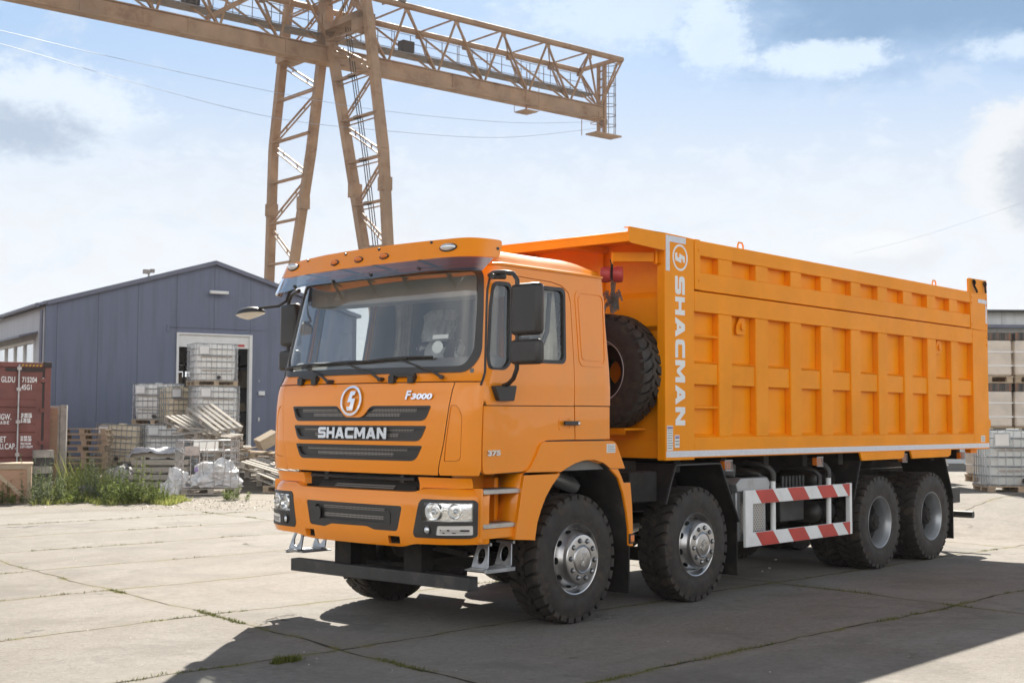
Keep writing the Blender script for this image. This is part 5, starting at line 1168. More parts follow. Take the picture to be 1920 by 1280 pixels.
# ---- gantry crane
def crane():
    r = empty('gantry_crane', (0, 0, 0), 0, 'tall ochre lattice gantry crane with long cantilever rising behind the blue warehouse', 'gantry crane')
    k = 1.6
    P = lambda a, n, z: Vector((a*k, -n*k, 1.668+(z-1.668)*k))
    mb = MB(); A0, A1 = -26, 12.55
    mb.box(P(A0, .13, 12.05), P(A1, -.13, 12.47)); mb.box(P(A0, .20, 12.0), P(A1, -.20, 12.05)); mb.box(P(A0, .18, 12.47), P(A1, -.18, 12.50))
    for a in range(-24, 12, 3): mb.box(P(a, .15, 12.05), P(a+.06, -.15, 12.47))
    bm_ = mb.build('main_girder', 'crane', r, 30)
    ns = [A for A in [3.6+1.87*i for i in range(-15, 5)]]+[12.45]
    for sg, nm in ((1, 'top_chord'), (-1, 'top_chord')):
        mb = MB(); mb.tube([P(A0, sg, 13.95), P(12.6, sg, 13.95)], .155, 12); mb.build(nm, 'crane', r, 50)
        for i, a in enumerate(ns):
            mb = MB(); q = P(a, sg*.97, 13.88); w = .075 if sg < 0 else .085
            mb.bar(q, P(a, .06*sg, 12.48), w); 
            if i+1 < len(ns): mb.bar(q, P(ns[i+1]-.08, .06*sg, 12.48), w*1.15)
            mb.box(P(a-.10, sg*1.0, 13.74)-Vector((0, .01, 0)), P(a+.10, sg*1.0, 13.92)+Vector((0, .01, 0)))
            mb.build('brace', 'crane', r)
    mb = MB()
    for i, (a, b) in enumerate(zip(ns, ns[1:])):
        mb.bar(P(a, 1, 13.95), P(a, -1, 13.95), .07); mb.bar(P(a, 1, 13.95), P(b, -1, 13.95), .07)
    mb.bar(P(12.45, 1, 13.95), P(12.45, -1, 13.95), .16, .2); mb.build('top_lacing', 'crane', r)
    # walkway with railings on the far side
    mb = MB(); mb.box(P(A0, -.2, 12.93), P(12.4, -.75, 12.98)); wk = mb.build('walkway', 'crane_dk', r)
    mb = MB(); a = A0
    while a < 12.4: mb.bar(P(a, -.75, 12.95), P(a, -.75, 13.72), .03); a += .62
    for z in (13.2, 13.46, 13.72): mb.bar(P(A0, -.75, z), P(12.4, -.75, z), .025)
    a = A0
    while a < 11: mb.bar(P(a, -.2, 12.95), P(a, -.2, 13.6), .025); a += 1.3
    mb.build('railing', 'crane_dk', r)
    for i, a in enumerate(ns): MB().bar(P(a, .02, 12.48), P(a, -.5, 12.93), .08).bar(P(a, -.95, 13.85), P(a, -.5, 12.95), .05).build('walkway_bracket', 'crane', r)
    for a in (4.55, -2.7): 
        mb = MB(); mb.box(P(a-.22, -.2, 13.0), P(a+.22, -.5, 13.35)); mb.build('motor_box', 'contr_dk', r, 30, .03)
    # legs: two tapering lattice frames forming an A
    def poly(tab, z): return lerp(tab, z)
    nA = [(.2, 4.15), (6.4, 2.02), (9.34, 1.15), (13, .06), (15.4, -.5)]; nB = [(.2, 3.8), (.201, 4.9), (6.4, 3.16), (9.07, 2.93), (13, 2.08), (15.4, 1.35)]
    nA = [(.2, 3.95), (6.4, 2.02), (9.34, 1.15), (13, .06), (15.6, -.35)]; nB = [(.2, 4.45), (6.4, 3.16), (9.07, 2.90), (13, 2.08), (15.6, 1.35)]
    fA = [(.2, -3.75), (6.0, -3.19), (10, -3.05), (14.2, -2.30), (15.6, -1.6)]; fB = [(.2, -3.1), (6.0, -1.83), (9.6, -.85), (12.1, -.36), (15.6, -.1)]
    for A_, B_, nm in ((nA, nB, 'leg'), (fA, fB, 'leg')):
        lg = MB()
        for tab in (A_, B_):
            zs = [t[0] for t in tab]
            for z0, z1 in zip(zs, zs[1:]):
                lg.bar(P(1.5, poly(tab, z0), z0), P(1.5, poly(tab, z1), z1), .34, .40, (1, 0, 0))
            for z in (4.4, 8.1): 
                p = P(1.5, poly(tab, z), z); lg.box(p-Vector((.24, .22, .30)), p+Vector((.24, .22, .30)))
        lo = lg.build(nm, 'crane', r, 30)
        lv = [1.4+1.25*i for i in range(10)]+[13.9, 15.1]
        mb = MB()
        for i, z in enumerate(lv):
            a, b = poly(A_, z), poly(B_, z); mb.bar(P(1.5, a, z), P(1.5, b, z), .08); mb.bar(P(1.36, a, z), P(1.36, b, z), .06)
            if A_ is nA: mb.bar(P(1.5, a, z-.13), P(1.5, b, z-.13), .05)
            if i+1 < len(lv):
                z2 = lv[i+1]; q0, q1 = (a, poly(B_, z2)) if i % 2 else (b, poly(A_, z2)); dn = .09
                mb.bar(P(1.5, q0, z+.1), P(1.5, q1, z2-.05), .075); mb.bar(P(1.5, q0, z-.05), P(1.5, q1, z2-.2), .06)
                for f_ in (.3, .7): q = q0+(q1-q0)*f_; zz = z+(z2-z)*f_; mb.bar(P(1.5, q, zz+.05), P(1.5, q, zz-.11), .05)
        mb.build('leg_lacing', 'crane', lo)
    mb = MB(); mb.box(P(1.2, 2.0, 12.9), P(1.8, .1, 13.1)); mb.box(P(1.2, 2.0, 12.55), P(1.8, 1.7, 13.1)); mb.box(P(1.2, -.2, 12.5), P(1.8, -2.5, 12.7)); mb.box(P(1.1, 1.6, 15.4), P(1.9, -1.8, 15.8)); mb.bar(P(1.5, 1.9, 13.0), P(1.5, .2, 14.8), .16); mb.bar(P(1.5, .3, 12.2), P(1.5, 2.3, 11.6), .12); mb.bar(P(1.5, .1, 13), P(1.5, 1.8, 14.3), .12); mb.build('leg_crosshead', 'crane', r, 30)
    for a in (-2.4,): MB().bar(P(1.5, 0, 15.2), P(a, 0, 12.6), .22).bar(P(1.5, -.9, 14.9), P(a*.8+.3, -.8, 13.9), .14).build('strut', 'crane', r)
    for dx in (-.06, .02, .10):
        mb = MB(); pts = [P(1.5+dx, poly(nA, z)*.55+poly(nB, z)*.45, z) for z in (14.5, 12, 9, 6, 3, 1)]; mb.tube(pts, .022, 6); mb.build('feed_cable', 'contr_dk', r)
    for z in (11.4, 10.15, 8.9, 7.65, 6.4): p = P(1.42, poly(nA, z)*.55+poly(nB, z)*.45, z); MB().box(p-Vector((.1, .18, .07)), p+Vector((.1, .18, .07))).build('cable_clamp', 'contr_dk', r)
    # end ladder with hoops, end posts and hanging platforms
    mb = MB()
    for n in (.15, -.15): mb.bar(P(12.6, n, 14.0), P(12.6, n, 11.55), .16)
    z = 11.8
    while z < 13.9: mb.bar(P(12.6, .15, z), P(12.6, -.15, z), .07); z += .28
    mb.bar(P(12.6, 1, 13.9), P(12.65, .15, 12.9), .07); mb.bar(P(12.5, -1, 13.9), P(12.6, -.15, 12.7), .09); mb.build('end_post', 'crane', r)
    mb = MB(); hoops = [11.9+.36*i for i in range(7)]
    for z in hoops: mb.tube([P(12.95+.25*math.cos(t*.5236), .25*math.sin(t*.5236), z) for t in range(12)], .022, 5, closed=True)
    for t in (0, 1.2, 2.4, 3.6, 4.8): mb.bar(P(12.95+.25*math.cos(t), .25*math.sin(t), 11.55), P(12.95+.25*math.cos(t), .25*math.sin(t), 14.06), .03)
    mb.build('ladder_cage', 'crane_dk', r)
    mb = MB(); mb.box(P(12.1, .28, 11.5), P(13.3, -.28, 11.55)); 
    for a, n in ((12.05, .42), (12.05, -.42)): mb.bar(P(a, n, 11.5), P(a, n, 12.2), .03)
    for z in (11.8, 12.0): mb.tube([P(12.05+.2*math.cos(t*.7), .2*math.sin(t*.7)+.3, z) for t in range(9)], .02, 5, closed=True)
    mb.build('end_platform', 'crane', r)
    mb = MB(); mb.lathe([(.001, -.1), (.28, -.1), (.28, .1), (.001, .1)], P(12.75, -.1, 12.05), (0, 1, 0), 16); mb.build('cable_reel', 'crane_dk', r, 40)
    mb = MB(); mb.box(P(8.9, .28, 11.78), P(9.42, -.28, 11.82)); mb.bar(P(9.15, 0, 11.8), P(9.15, 0, 12.05), .06); 
    for q in ((8.9, .3), (9.45, .3), (8.9, -.3), (9.45, -.3)): mb.bar(P(*q, 11.8), P(*q, 13.3), .022)
    mb.build('hanging_platform', 'crane', r)
    mb = MB(); mb.bar(P(3.4, 1.05, 14.0), P(3.4, 1.05, 14.5), .35, .2); mb.bar(P(3.4, 0, 14.2), P(3.4, 1.0, 14.1), .06); mb.build('floodlight', 'crane_dk', r)
    setp(r, (29.256, 39.117, 0), -8.62)
crane()

# ---- warehouse
def warehouse():
    r = empty('warehouse', (0, 0, 0), 0, 'blue panelled warehouse with low gable and open doorway behind the stacked tanks', 'warehouse')
    HWd, L, EZ, RZ = 5.12, 9.5, 5.03, 6.55
    gf = lambda s, z, off=0.: (s, -off, z)
    door = [(-1.19, .2), (1.27, .2), (1.27, 4.36), (-1.19, 4.36)]
    g = panel('wall', gf, [(-HWd, .2), (4.93, .2), (4.93, EZ+.05), (0, RZ), (-HWd, EZ)], [[(-1.19, .22), (1.27, .22), (1.27, 4.36), (-1.19, 4.36)]], 'bluewall', r, 0, .15, 1.5)
    lf = lambda s, z, off=0.: (-HWd-off, s, z)
    wn = [(1.45, 2.85), (8.6, 2.85), (8.6, 4.02), (1.45, 4.02)]
    panel('wall', lf, [(.0, .2), (L, .2), (L, EZ-.03), (.0, EZ-.03)], [wn], 'greywall', r, 0, .15, 2, smooth=None)
    panel('wall', lambda s, z, off=0.: (4.93+off, s, z), [(.0, .2), (L, .2), (L, EZ-.03), (.0, EZ-.03)], [], 'bluewall', r, 0, .15, 2)
    panel('wall', lambda s, z, off=0.: (s, L+off, z), [(-HWd+.16, .2), (4.77, .2), (4.77, EZ-.0), (0, RZ-.05), (-HWd+.16, EZ-.05)], [[(.0, 2.3), (3.2, 2.3), (3.2, 2.75), (0, 2.75)], [(0, 2.95), (3.2, 2.95), (3.2, 3.5), (0, 3.5)]], 'greywall', r, 0, .15, 2)
    mb = MB()
    for sg in (-1, 1):
        sl_ = (EZ-RZ)/HWd; hw_ = (HWd if sg < 0 else 4.93)+.12; x1 = hw_*sg; z1 = RZ+sl_*hw_
        for a, b in ((-.12, L+.2),):
            mb.add([(0, a, RZ+.02), (x1, a, z1+.02), (x1, b, z1+.02), (0, b, RZ+.02), (0, a, RZ+.12), (x1, a, z1+.12), (x1, b, z1+.12), (0, b, RZ+.12)], [(0, 1, 2, 3), (7, 6, 5, 4), (0, 4, 5, 1), (2, 6, 7, 3), (1, 5, 6, 2)])
    mb.build('roof', 'roof', r, fix=True)
    mb = MB(); mb.box((-HWd-.012, -.03, .2), (-HWd+.22, .0, EZ)); mb.build('corner_trim', 'bluewall', r)
    mb = MB(); mb.box((-1.50, -.03, 4.52), (1.62, 0, 4.60)); mb.box((-1.50, -.03, 4.36), (-1.42, 0, 4.52)); mb.build('door_flashing', 'bluewall', r)
    mb = MB(); mb.box((-1.19, -.05, .2), (-1.12, .12, 4.36)); mb.box((1.17, -.05, .2), (1.27, .12, 4.36)); mb.box((-1.12, -.05, 4.31), (1.17, .12, 4.36)); dr = mb.build('doorway', 'door_white', r)
    mb = MB(); mb.box((-1.12, .02, 3.92), (1.17, .08, 4.31)); mb.build('rolled_shutter', 'door_white', dr)
    mb = MB(); mb.box((.78, .0, 3.98), (1.02, .018, 4.05)); mb.build('sign_plate', 'red', dr)
    wf_ = MB()
    for s in [1.45+1.43*i for i in range(6)]: wf_.box((-HWd-.03, s-.05, 2.85), (-HWd+.05, s+.05, 4.02))
    wf_.box((-HWd-.03, 1.45, 2.80), (-HWd+.05, 8.6, 2.88)); wf_.box((-HWd-.03, 1.45, 3.98), (-HWd+.05, 8.6, 4.06)); w = wf_.build('window', 'door_white', r)
    MB().box((-HWd+.02, 1.45, 2.88), (-HWd+.03, 8.6, 3.98)).build('pane', 'glass', w)
    MB().add([(-HWd-.0, 1.0, 4.30), (-HWd-.55, 1.0, 4.16), (-HWd-.55, 9.0, 4.16), (-HWd, 9.0, 4.30), (-HWd, 1.0, 4.24), (-HWd-.55, 1.0, 4.10), (-HWd-.55, 9.0, 4.10), (-HWd, 9, 4.24)], [(0, 1, 2, 3), (7, 6, 5, 4), (0, 4, 5, 1), (1, 5, 6, 2), (2, 6, 7, 3)]).build('awning', 'roof', w, fix=True)
    # things on the facade
    mb = MB(); mb.tube([(-HWd-.10, .12, .4), (-HWd-.10, .12, EZ-.15)], .05, 8); mb.tube([(-HWd-.25, .0, EZ-.02), (-HWd-.25, L, EZ-.02)], .07, 8); mb.build('gutter', 'roof', r, 50)
    mb = MB(); mb.box((-HWd, -.018, .2), (-1.3, -.001, .55)); mb.box((1.4, -.018, .2), (4.93, -.001, .55)); mb.build('plinth', 'conc_old', r)
    mb = MB()
    for sg in (-1, 1):
        hw_ = HWd if sg < 0 else 4.93; sl_ = (EZ-RZ)/HWd; mb.bar((0, -.13, RZ+.05), (hw_*sg, -.13, RZ+sl_*hw_+.05), .03, .12)
    mb.build('verge_trim', 'roof', r)
    mb = MB(); mb.box((-.22, -.28, 5.60), (.38, -.14, 5.70)); mb.bar((-.1, 0, 5.68), (-.05, -.2, 5.66), .05); mb.bar((.30, 0, 5.66), (.38, -.2, 5.68), .05); mb.build('wall_lamp', 'door_white', r, 30, .02)
    mb = MB(); mb.box((1.50, -.09, 2.44), (1.70, 0, 2.58)); mb.build('junction_box', 'door_white', r, 30, .01)
    mb = MB(); mb.box((1.50, -.03, 1.62), (1.56, 0, 1.74)); mb.box((1.50, -.03, 2.88), (1.54, 0, 2.93)); mb.build('wall_fitting', 'steel', r)
    mb = MB(); z = RZ-.29*1.95+.1; mb.bar((-1.95, .5, z), (-1.95, .5, z+.18), .04); mb.box((-2.12, .42, z+.10), (-1.92, .58, z+.22)); mb.box((-1.9, .44, z+.14), (-1.78, .56, z+.25)); mb.build('roof_camera', 'conc_old', r)
    # shelving inside
    mb = MB()
    for x in (-.95, .1, 1.2, 2.4):
        for y in (3.2, 4.2): mb.box((x-.03, y-.03, .4), (x+.03, y+.03, 3.9))
    for z in (1.1, 1.9, 2.7, 3.5): mb.box((-1, 3.15, z), (2.5, 4.25, z+.05))
    sh = mb.build('shelf', 'frame', r)
    rnd = random.Random(8); mb = MB()
    for z in (.4, 1.15, 1.95, 2.75):
        x = -.9
        while x < 2.2: w_ = rnd.uniform(.25, .5); mb.box((x, 3.3, z), (x+w_-.05, 4.1, z+rnd.uniform(.25, .6))); x += w_
    mb.build('stored_goods', 'wood', sh)
    MB().box((-HWd+.16, .16, .40), (4.77, L-.16, .425)).build('floor', 'conc_old', r)
    setp(r, (16.54, 26.51, 0), -17)
warehouse()

# ---- pallets
def pallet_mb(mb, w=1.2, d=.8, h=.144, rnd=random, M_=None, z=0, jit=.008):
    T_ = M_ or Matrix.Identity(4)
    for i in range(5):
        y = -d/2+.05+(d-.1)*i/4+rnd.uniform(-jit, jit); mb.box((-w/2+rnd.uniform(-jit, jit), y-.048, z+h-.022), (w/2+rnd.uniform(-jit, jit), y+.048, z+h), T_)
    for i in range(3):
        x = -w/2+.07+(w-.14)*i/2; mb.box((x-.07, -d/2, z+h-.044), (x+.07, d/2, z+h-.023), T_)
        for j in range(3): y = -d/2+.06+(d-.12)*j/2; mb.box((x-.06, y-.05, z+.022), (x+.06, y+.05, z+h-.045), T_)
    for j in range(3): y = -d/2+.06+(d-.12)*j/2; mb.box((-w/2, y-.05, z), (w/2, y+.05, z+.021), T_)
PAL = {}
def pallet(p, az, label, group, mt='wood', tilt=(0, 0), seed=0):
    key = (mt, seed)
    if key not in PAL:
        mb = MB(); pallet_mb(mb, rnd=random.Random(seed), jit=.012); o = mb.build('pallet', mt, None); PAL[key] = o
    else: o = PAL[key].copy(); COL.objects.link(o); o.name = 'pallet'
    setp(o, p, az, tilt); tag(o, label, 'pallet', group); return o
# ---- intermediate bulk containers
def make_ibc(mt):
    r = empty('liquid_tank', (0, 0, 0))
    mb = MB(); w, d = 1.16, .96; z0, z1 = .16, 1.12; pts = []
    nz, nu = 9, 40; vs = []
    for j in range(nz):
        z = z0+(z1-z0)*j/(nz-1); ins = .035*((abs(j-(nz-1)/2)/((nz-1)/2))**6)
        for i in range(nu):
            t = 2*math.pi*i/nu; c, s_ = math.cos(t), math.sin(t); e = 6
            rr_ = (abs(c)**e+abs(s_)**e)**(-1/e); bulge = .012*math.sin(j*2.2); vs.append((c*rr_*(w/2-.02-ins+bulge*.5), s_*rr_*(d/2-.02-ins+bulge*.5), z))
    fs = [(j*nu+i, j*nu+(i+1) % nu, (j+1)*nu+(i+1) % nu, (j+1)*nu+i) for j in range(nz-1) for i in range(nu)]+[tuple(reversed(range(nu))), tuple(range((nz-1)*nu, nz*nu))]
    mb.add(vs, fs); mb.cyl((0, 0, z1), (0, 0, z1+.05), .11, 16); mb.build('tank', mt, r, 50)
    mb = MB(); X_, Y_ = .60, .50
    for z in (.15, .32, .49, .66, .83, 1.0, 1.14): mb.tube([(-X_+.04, -Y_, z), (X_-.04, -Y_, z), (X_, -Y_+.04, z), (X_, Y_-.04, z), (X_-.04, Y_, z), (-X_+.04, Y_, z), (-X_, Y_-.04, z), (-X_, -Y_+.04, z)], .011, 5, closed=True)
    for i in range(9):
        x = -X_+.04+(2*X_-.08)*i/8
        for y in (-Y_, Y_): mb.bar((x, y, .14), (x, y, 1.15), .013)
    for i in range(1, 7):
        y = -Y_+2*Y_*i/7
        for x in (-X_, X_): mb.bar((x, y, .14), (x, y, 1.15), .018)
    for x in (-.25, .25): mb.bar((x, -Y_, 1.145), (x, Y_, 1.145), .03, .015)
    mb.build('cage', 'steel', r)
    mb = MB(); pallet_mb(mb, 1.2, 1.0, .14, random.Random(3)); mb.build('base_pallet', 'wood', r)
    MB().box((-.50, -.522, .84), (-.20, -.514, 1.10)).build('label_plate', 'steel', r); MB().box((-.47, -.525, .87), (-.23, -.5225, 1.07)).build('label', 'paper', r)
    mb = MB(); mb.cyl((.05, -.47, .23), (.05, -.56, .23), .05, 14); mb.box((.0, -.585, .22), (.10, -.56, .26)); mb.build('outlet_valve', 'black', r, 40)
    mb = MB()
    for z in (.40, .78): mb.box((-.42, -.505, z), (.42, -.488, z+.03))
    mb.build('filling_mark', 'conc_old', r)
    return r
IB = {}
def ibc(p, az, mt, label, group='caged tanks stacked by the warehouse door', tilt=(0, 0)):
    if mt not in IB: o = make_ibc(mt); IB[mt] = o
    else: o = copy_tree(IB[mt]); o.name = 'liquid_tank'
    setp(o, p, az, tilt); tag(o, label, 'liquid tank', group)
ibc(S_(-8.26, 36.6, 2.58), -22, 'ibc', 'white caged tank at the very top of the stack in the doorway')
ibc(S_(-8.13, 36.3, 1.42), -22, 'ibc', 'white caged tank directly under the topmost tank')
ibc(S_(-9.25, 37.2, 1.42), -12, 'ibc_y', 'yellowed caged tank squeezed beside the white tank under the topmost one')
ibc(S_(-9.96, 37.5, 1.52), -52, 'ibc', 'cream caged tank at the left end of the middle row beside the blue barrel')
ibc(S_(-10.72, 36.5, .38), -50, 'ibc_y', 'yellowed caged tank at the left end of the bottom row behind the weeds', tilt=(0, 3))
ibc(S_(-9.6, 36.9, .38), -30, 'ibc', 'greyish caged tank in the bottom row behind the wood stack')
ibc(S_(-8.2, 36.5, .26), -20, 'ibc_g', 'pale caged tank in the bottom row mostly hidden by pallets')
ibc(S_(9.25, 24.6, .39), -52, 'ibc_g', 'greenish caged tank on a pallet at the right behind the truck', None)
def barrel(p, label):
    mb = MB(); mb.lathe([(.001, 0), (.27, 0), (.29, .02), (.29, .28), (.30, .30), (.29, .32), (.29, .58), (.30, .60), (.29, .62), (.29, .86), (.28, .9), (.27, .88), (.001, .88)], (0, 0, 0), (0, 0, 1), 28)
    o = mb.build('barrel', 'barrel', None, 50, fix=True); o.location = p; tag(o, label, 'barrel', 'blue barrels against the warehouse wall'); mb = MB(); mb.cyl((.15, 0, .88), (.15, 0, .915), .03, 10); mb.build('bung', 'black', o)
barrel(S_(-10.62, 38.4, 1.29), 'upper blue plastic barrel against the blue warehouse wall'); barrel(S_(-10.62, 38.4, .40), 'lower blue plastic barrel carrying another barrel by the warehouse wall')
rnd = random.Random(5)
for i in range(7): pallet(S_(-10.95+rnd.uniform(-.04, .04), 34.2, .40+.147*i), -42+rnd.uniform(-4, 4), '%s wooden pallet in the neat stack right of the upright slab' % ORD[i], 'neat pallet stack left of the tanks', 'wood', seed=i % 2)
# messy pile under the leaning pallet
pl = [(-7.2, 33.2, .40, -35, 0, 0), (-7.15, 33.2, .55, -30, 0, 0), (-7.25, 33.1, .70, -42, 0, 2), (-7.1, 33.2, .86, -36, 2, 0), (-7.3, 33.0, 1.01, -30, 0, 3), (-7.35, 32.9, 1.17, -60, 5, 4), (-7.75, 32.3, 1.42, -80, 4, 22)]
for k, (l, d, z, az, t1, t2) in enumerate(pl): pallet(S_(l, d, z), az, '%s grey weathered pallet in the messy pile behind the wire cage' % ORD[k], 'messy pallets behind the wire cage', 'wood_old', (t1, t2), k % 3)
pallet(S_(-7.15, 31.9, 1.60), -84, 'pale slatted pallet leaning on top of the pile behind the wire cage', 'messy pallets behind the wire cage', 'wood_old', (8, 27), 1)
pl = [(-5.9, 32.6, .27, -40, 0, 0), (-5.85, 32.5, .42, -30, 0, 0), (-5.95, 32.6, .58, -52, 0, 0), (-5.8, 32.5, .73, -34, 2, 3), (-5.35, 31.4, .13, -45, 0, 0), (-5.3, 31.4, .29, -25, 0, 0), (-5.6, 31.0, .46, -70, 6, 14), (-4.9, 32.0, .21, -40, 0, 0), (-4.85, 32.0, .36, -36, 0, 0), (-4.9, 32.0, .52, -48, 0, 0), (-5.2, 32.4, .70, -20, -3, 2), (-5.0, 30.5, .03, -52, 0, 0), (-5.15, 30.5, .18, -80, 3, 16)]
for k, (l, d, z, az, t1, t2) in enumerate(pl): pallet(S_(l, d, z), az, 'wooden pallet, %s, in the loose heap %s' % ((ORD[k], 'under the tilted wooden box') if k < 4 else (ORD[k-4], 'nearest the gravel between cage and truck') if k < 7 else (ORD[k-7], 'half hidden by the truck bumper') if k < 10 else (('topmost', 'lying across between box and truck'), ('flat on the ground', 'nearest the camera by the bumper'), ('slanting', 'nearest the camera by the bumper'))[k-10]), 'loose pallets beside the truck front', 'wood' if k % 2 else 'wood_old', (t1, t2), k % 3)
mb = MB(); mb.box((-.25, -.2, 0), (.25, .2, .26)); mb.box((-.26, -.21, .20), (.26, .21, .225)); bx = mb.build('wooden_box', 'wood', None, 30, .006); setp(bx, S_(-5.85, 32.2, 1.06), -20, (8, -28)); tag(bx, 'tilted brown wooden box lying on the heaped pallets by the truck', 'box')
rn = random.Random(21)
for k in range(12):
    L = rn.uniform(.7, 1.5); mb = MB(); mb.box((-L/2, -.05, 0), (L/2, .05, .028)); o = mb.build('plank', 'wood_old' if k % 2 else 'wood', None)
    l = rn.uniform(-6.4, -4.9) if k < 8 else rn.uniform(-7.9, -7.0); d = rn.uniform(31.2, 32.4); setp(o, S_(l, d, (.66+.05*k if k < 8 else 1.3+.04*(k-8))), rn.uniform(-90, 20), (rn.uniform(-12, 12), rn.uniform(-16, 16)))
    tag(o, 'loose broken board lying across the %s, %s' % ('heaped pallets beside the truck' if k < 8 else 'pile behind the wire cage', ORD[k % 8]), 'board', 'loose boards on the heap beside the truck' if k < 8 else 'loose boards on the pile behind the cage')
# stack of thick planks with a dirty sheet over it
def plank_stack():
    r = empty('plank_stack', (0, 0, 0), 0, 'stack of thick grey planks under a dirty sheet beside the weeds', 'plank stack'); rn = random.Random(3)
    for j in range(5):
        mb = MB(); z = .03+j*.17
        for i in range(3): y = -.42+.3*i; mb.box((-.62+rn.uniform(-.05, .05), y, z), (.62+rn.uniform(-.05, .05), y+.28, z+.12))
        mb.build('plank_layer', 'wood_old', r, 30, .008)
        mb = MB()
        for x in (-.4, .35): mb.box((x, -.42, z-.045), (x+.1, .45, z))
        mb.build('spacer', 'wood_old', r)
    vs = []; n = 22
    for i in range(n):
        for j in range(n):
            x = -.72+1.44*i/(n-1); y = -.56+1.1*j/(n-1); e = max(abs(x)/.66, abs(y)/.5); z = .90+.05*math.sin(x*9+y*5)*.6+rn.uniform(-.015, .02)-.35*max(0, e-.96)**.8-(.0 if x > -.6 else .10)
            vs.append((x, y, z))
    mb = MB(); mb.add(vs, [(i*n+j, (i+1)*n+j, (i+1)*n+j+1, i*n+j+1) for i in range(n-1) for j in range(n-1)]); mb.build('cover_sheet', 'tarp', r, 60)
    setp(r, S_(-8.15, 31.0), -40)
plank_stack()
def crumple(name, mt, rad, seed, label, cat, p, sc=(1, 1, 1), amp=.3, parent=None, az=0):
    bm = bmesh.new(); bmesh.ops.create_icosphere(bm, subdivisions=4, radius=rad); rn = random.Random(seed)
    from mathutils import noise
    for v in bm.verts:
        q = v.co.copy(); n_ = noise.fractal(q*3/rad*.45+Vector((seed, 0, 0)), .8, 2.1, 5)*amp+abs(noise.noise(q*9/rad*.4+Vector((0, seed, 0))))*amp*.6
        v.co = q*(1+n_); v.co = Vector((v.co.x*sc[0], v.co.y*sc[1], max(v.co.z*sc[2], -rad*.55*sc[2])+rad*.55*sc[2]))
    me = bpy.data.meshes.new(name); bm.to_mesh(me); bm.free(); o = link_mesh(name, me, mt, None, 35); setp(o, p, az)
    if parent: o.parent = parent
    elif label: tag(o, label, cat)
    return o
crumple('sheet_bundle', 'tarp', .34, 3, 'grey crumpled sheeting lying left of the plank stack', 'crumpled sheet', S_(-9.05, 31.0), (1.1, .9, .95), .35)
def wire_cage():
    r = empty('wire_cage', (0, 0, 0), 0, 'bent galvanised wire cage full of plastic film on a pallet', 'wire cage'); mb = MB(); X_, Y_ = .62, .50; rn = random.Random(9)
    for z in (.17, .95, 1.18): mb.tube([(-X_+rn.uniform(-.03, .03), -Y_, z+rn.uniform(-.03, .03)), (X_, -Y_, z+rn.uniform(-.03, .05)), (X_, Y_, z), (-X_, Y_, z)], .014, 6, closed=True)
    for i in range(8):
        x = -X_+2*X_*i/7; b = rn.uniform(-.12, .12) if 1 < i < 6 else 0
        mb.tube([(x, -Y_, .15), (x+b, -Y_-abs(b)*.4, .6), (x, -Y_, 1.18)], .010, 5)
        if i not in (2, 5): mb.tube([(x, Y_, .15), (x, Y_, 1.18)], .010, 5)
    for i in range(1, 5):
        y = -Y_+2*Y_*i/5
        for x in (-X_, X_): mb.tube([(x, y, .15), (x, y, 1.18)], .010, 5)
    for z in (.42, .7): mb.tube([(X_, -Y_, z), (X_, Y_, z)], .009, 5); mb.tube([(-X_, -Y_, z), (-X_, Y_, z)], .009, 5)
    mb.bar((-X_, -Y_, .9), (X_, -Y_-.02, 1.02), .018); mb.build('wire_frame', 'steel', r, 50)
    MB().box((-.58, -.53, .86), (-.26, -.515, 1.06)).build('plate', 'steel', r); MB().box((-.30, .0, .98), (.25, .04, 1.20)).build('white_board', 'ibc', r)
    mb = MB(); pallet_mb(mb, 1.3, 1.05, .13, random.Random(2)); mb.build('base_pallet', 'wood_old', r)
    setp(r, S_(-6.85, 30.0), -26); return r
wc = wire_cage()
crumple('plastic_film', 'film', .40, 5, 'crumpled clear plastic film heaped inside the wire cage', 'plastic film', S_(-6.65, 30.0, gz(*S_(-6.65, 30).xy)+.15), (1.35, 1.05, .85), .5)
crumple('plastic_film', 'film', .26, 8, 'crumpled white plastic film spilling out left of the wire cage', 'plastic film', S_(-7.42, 29.5), (1.0, .8, 1.3), .5)
crumple('plastic_film', 'purple', .09, 4, 'small purple scrap of film lying on the clear plastic in the cage', 'plastic film', S_(-6.98, 29.72, .50), (1, .6, .8), .3)
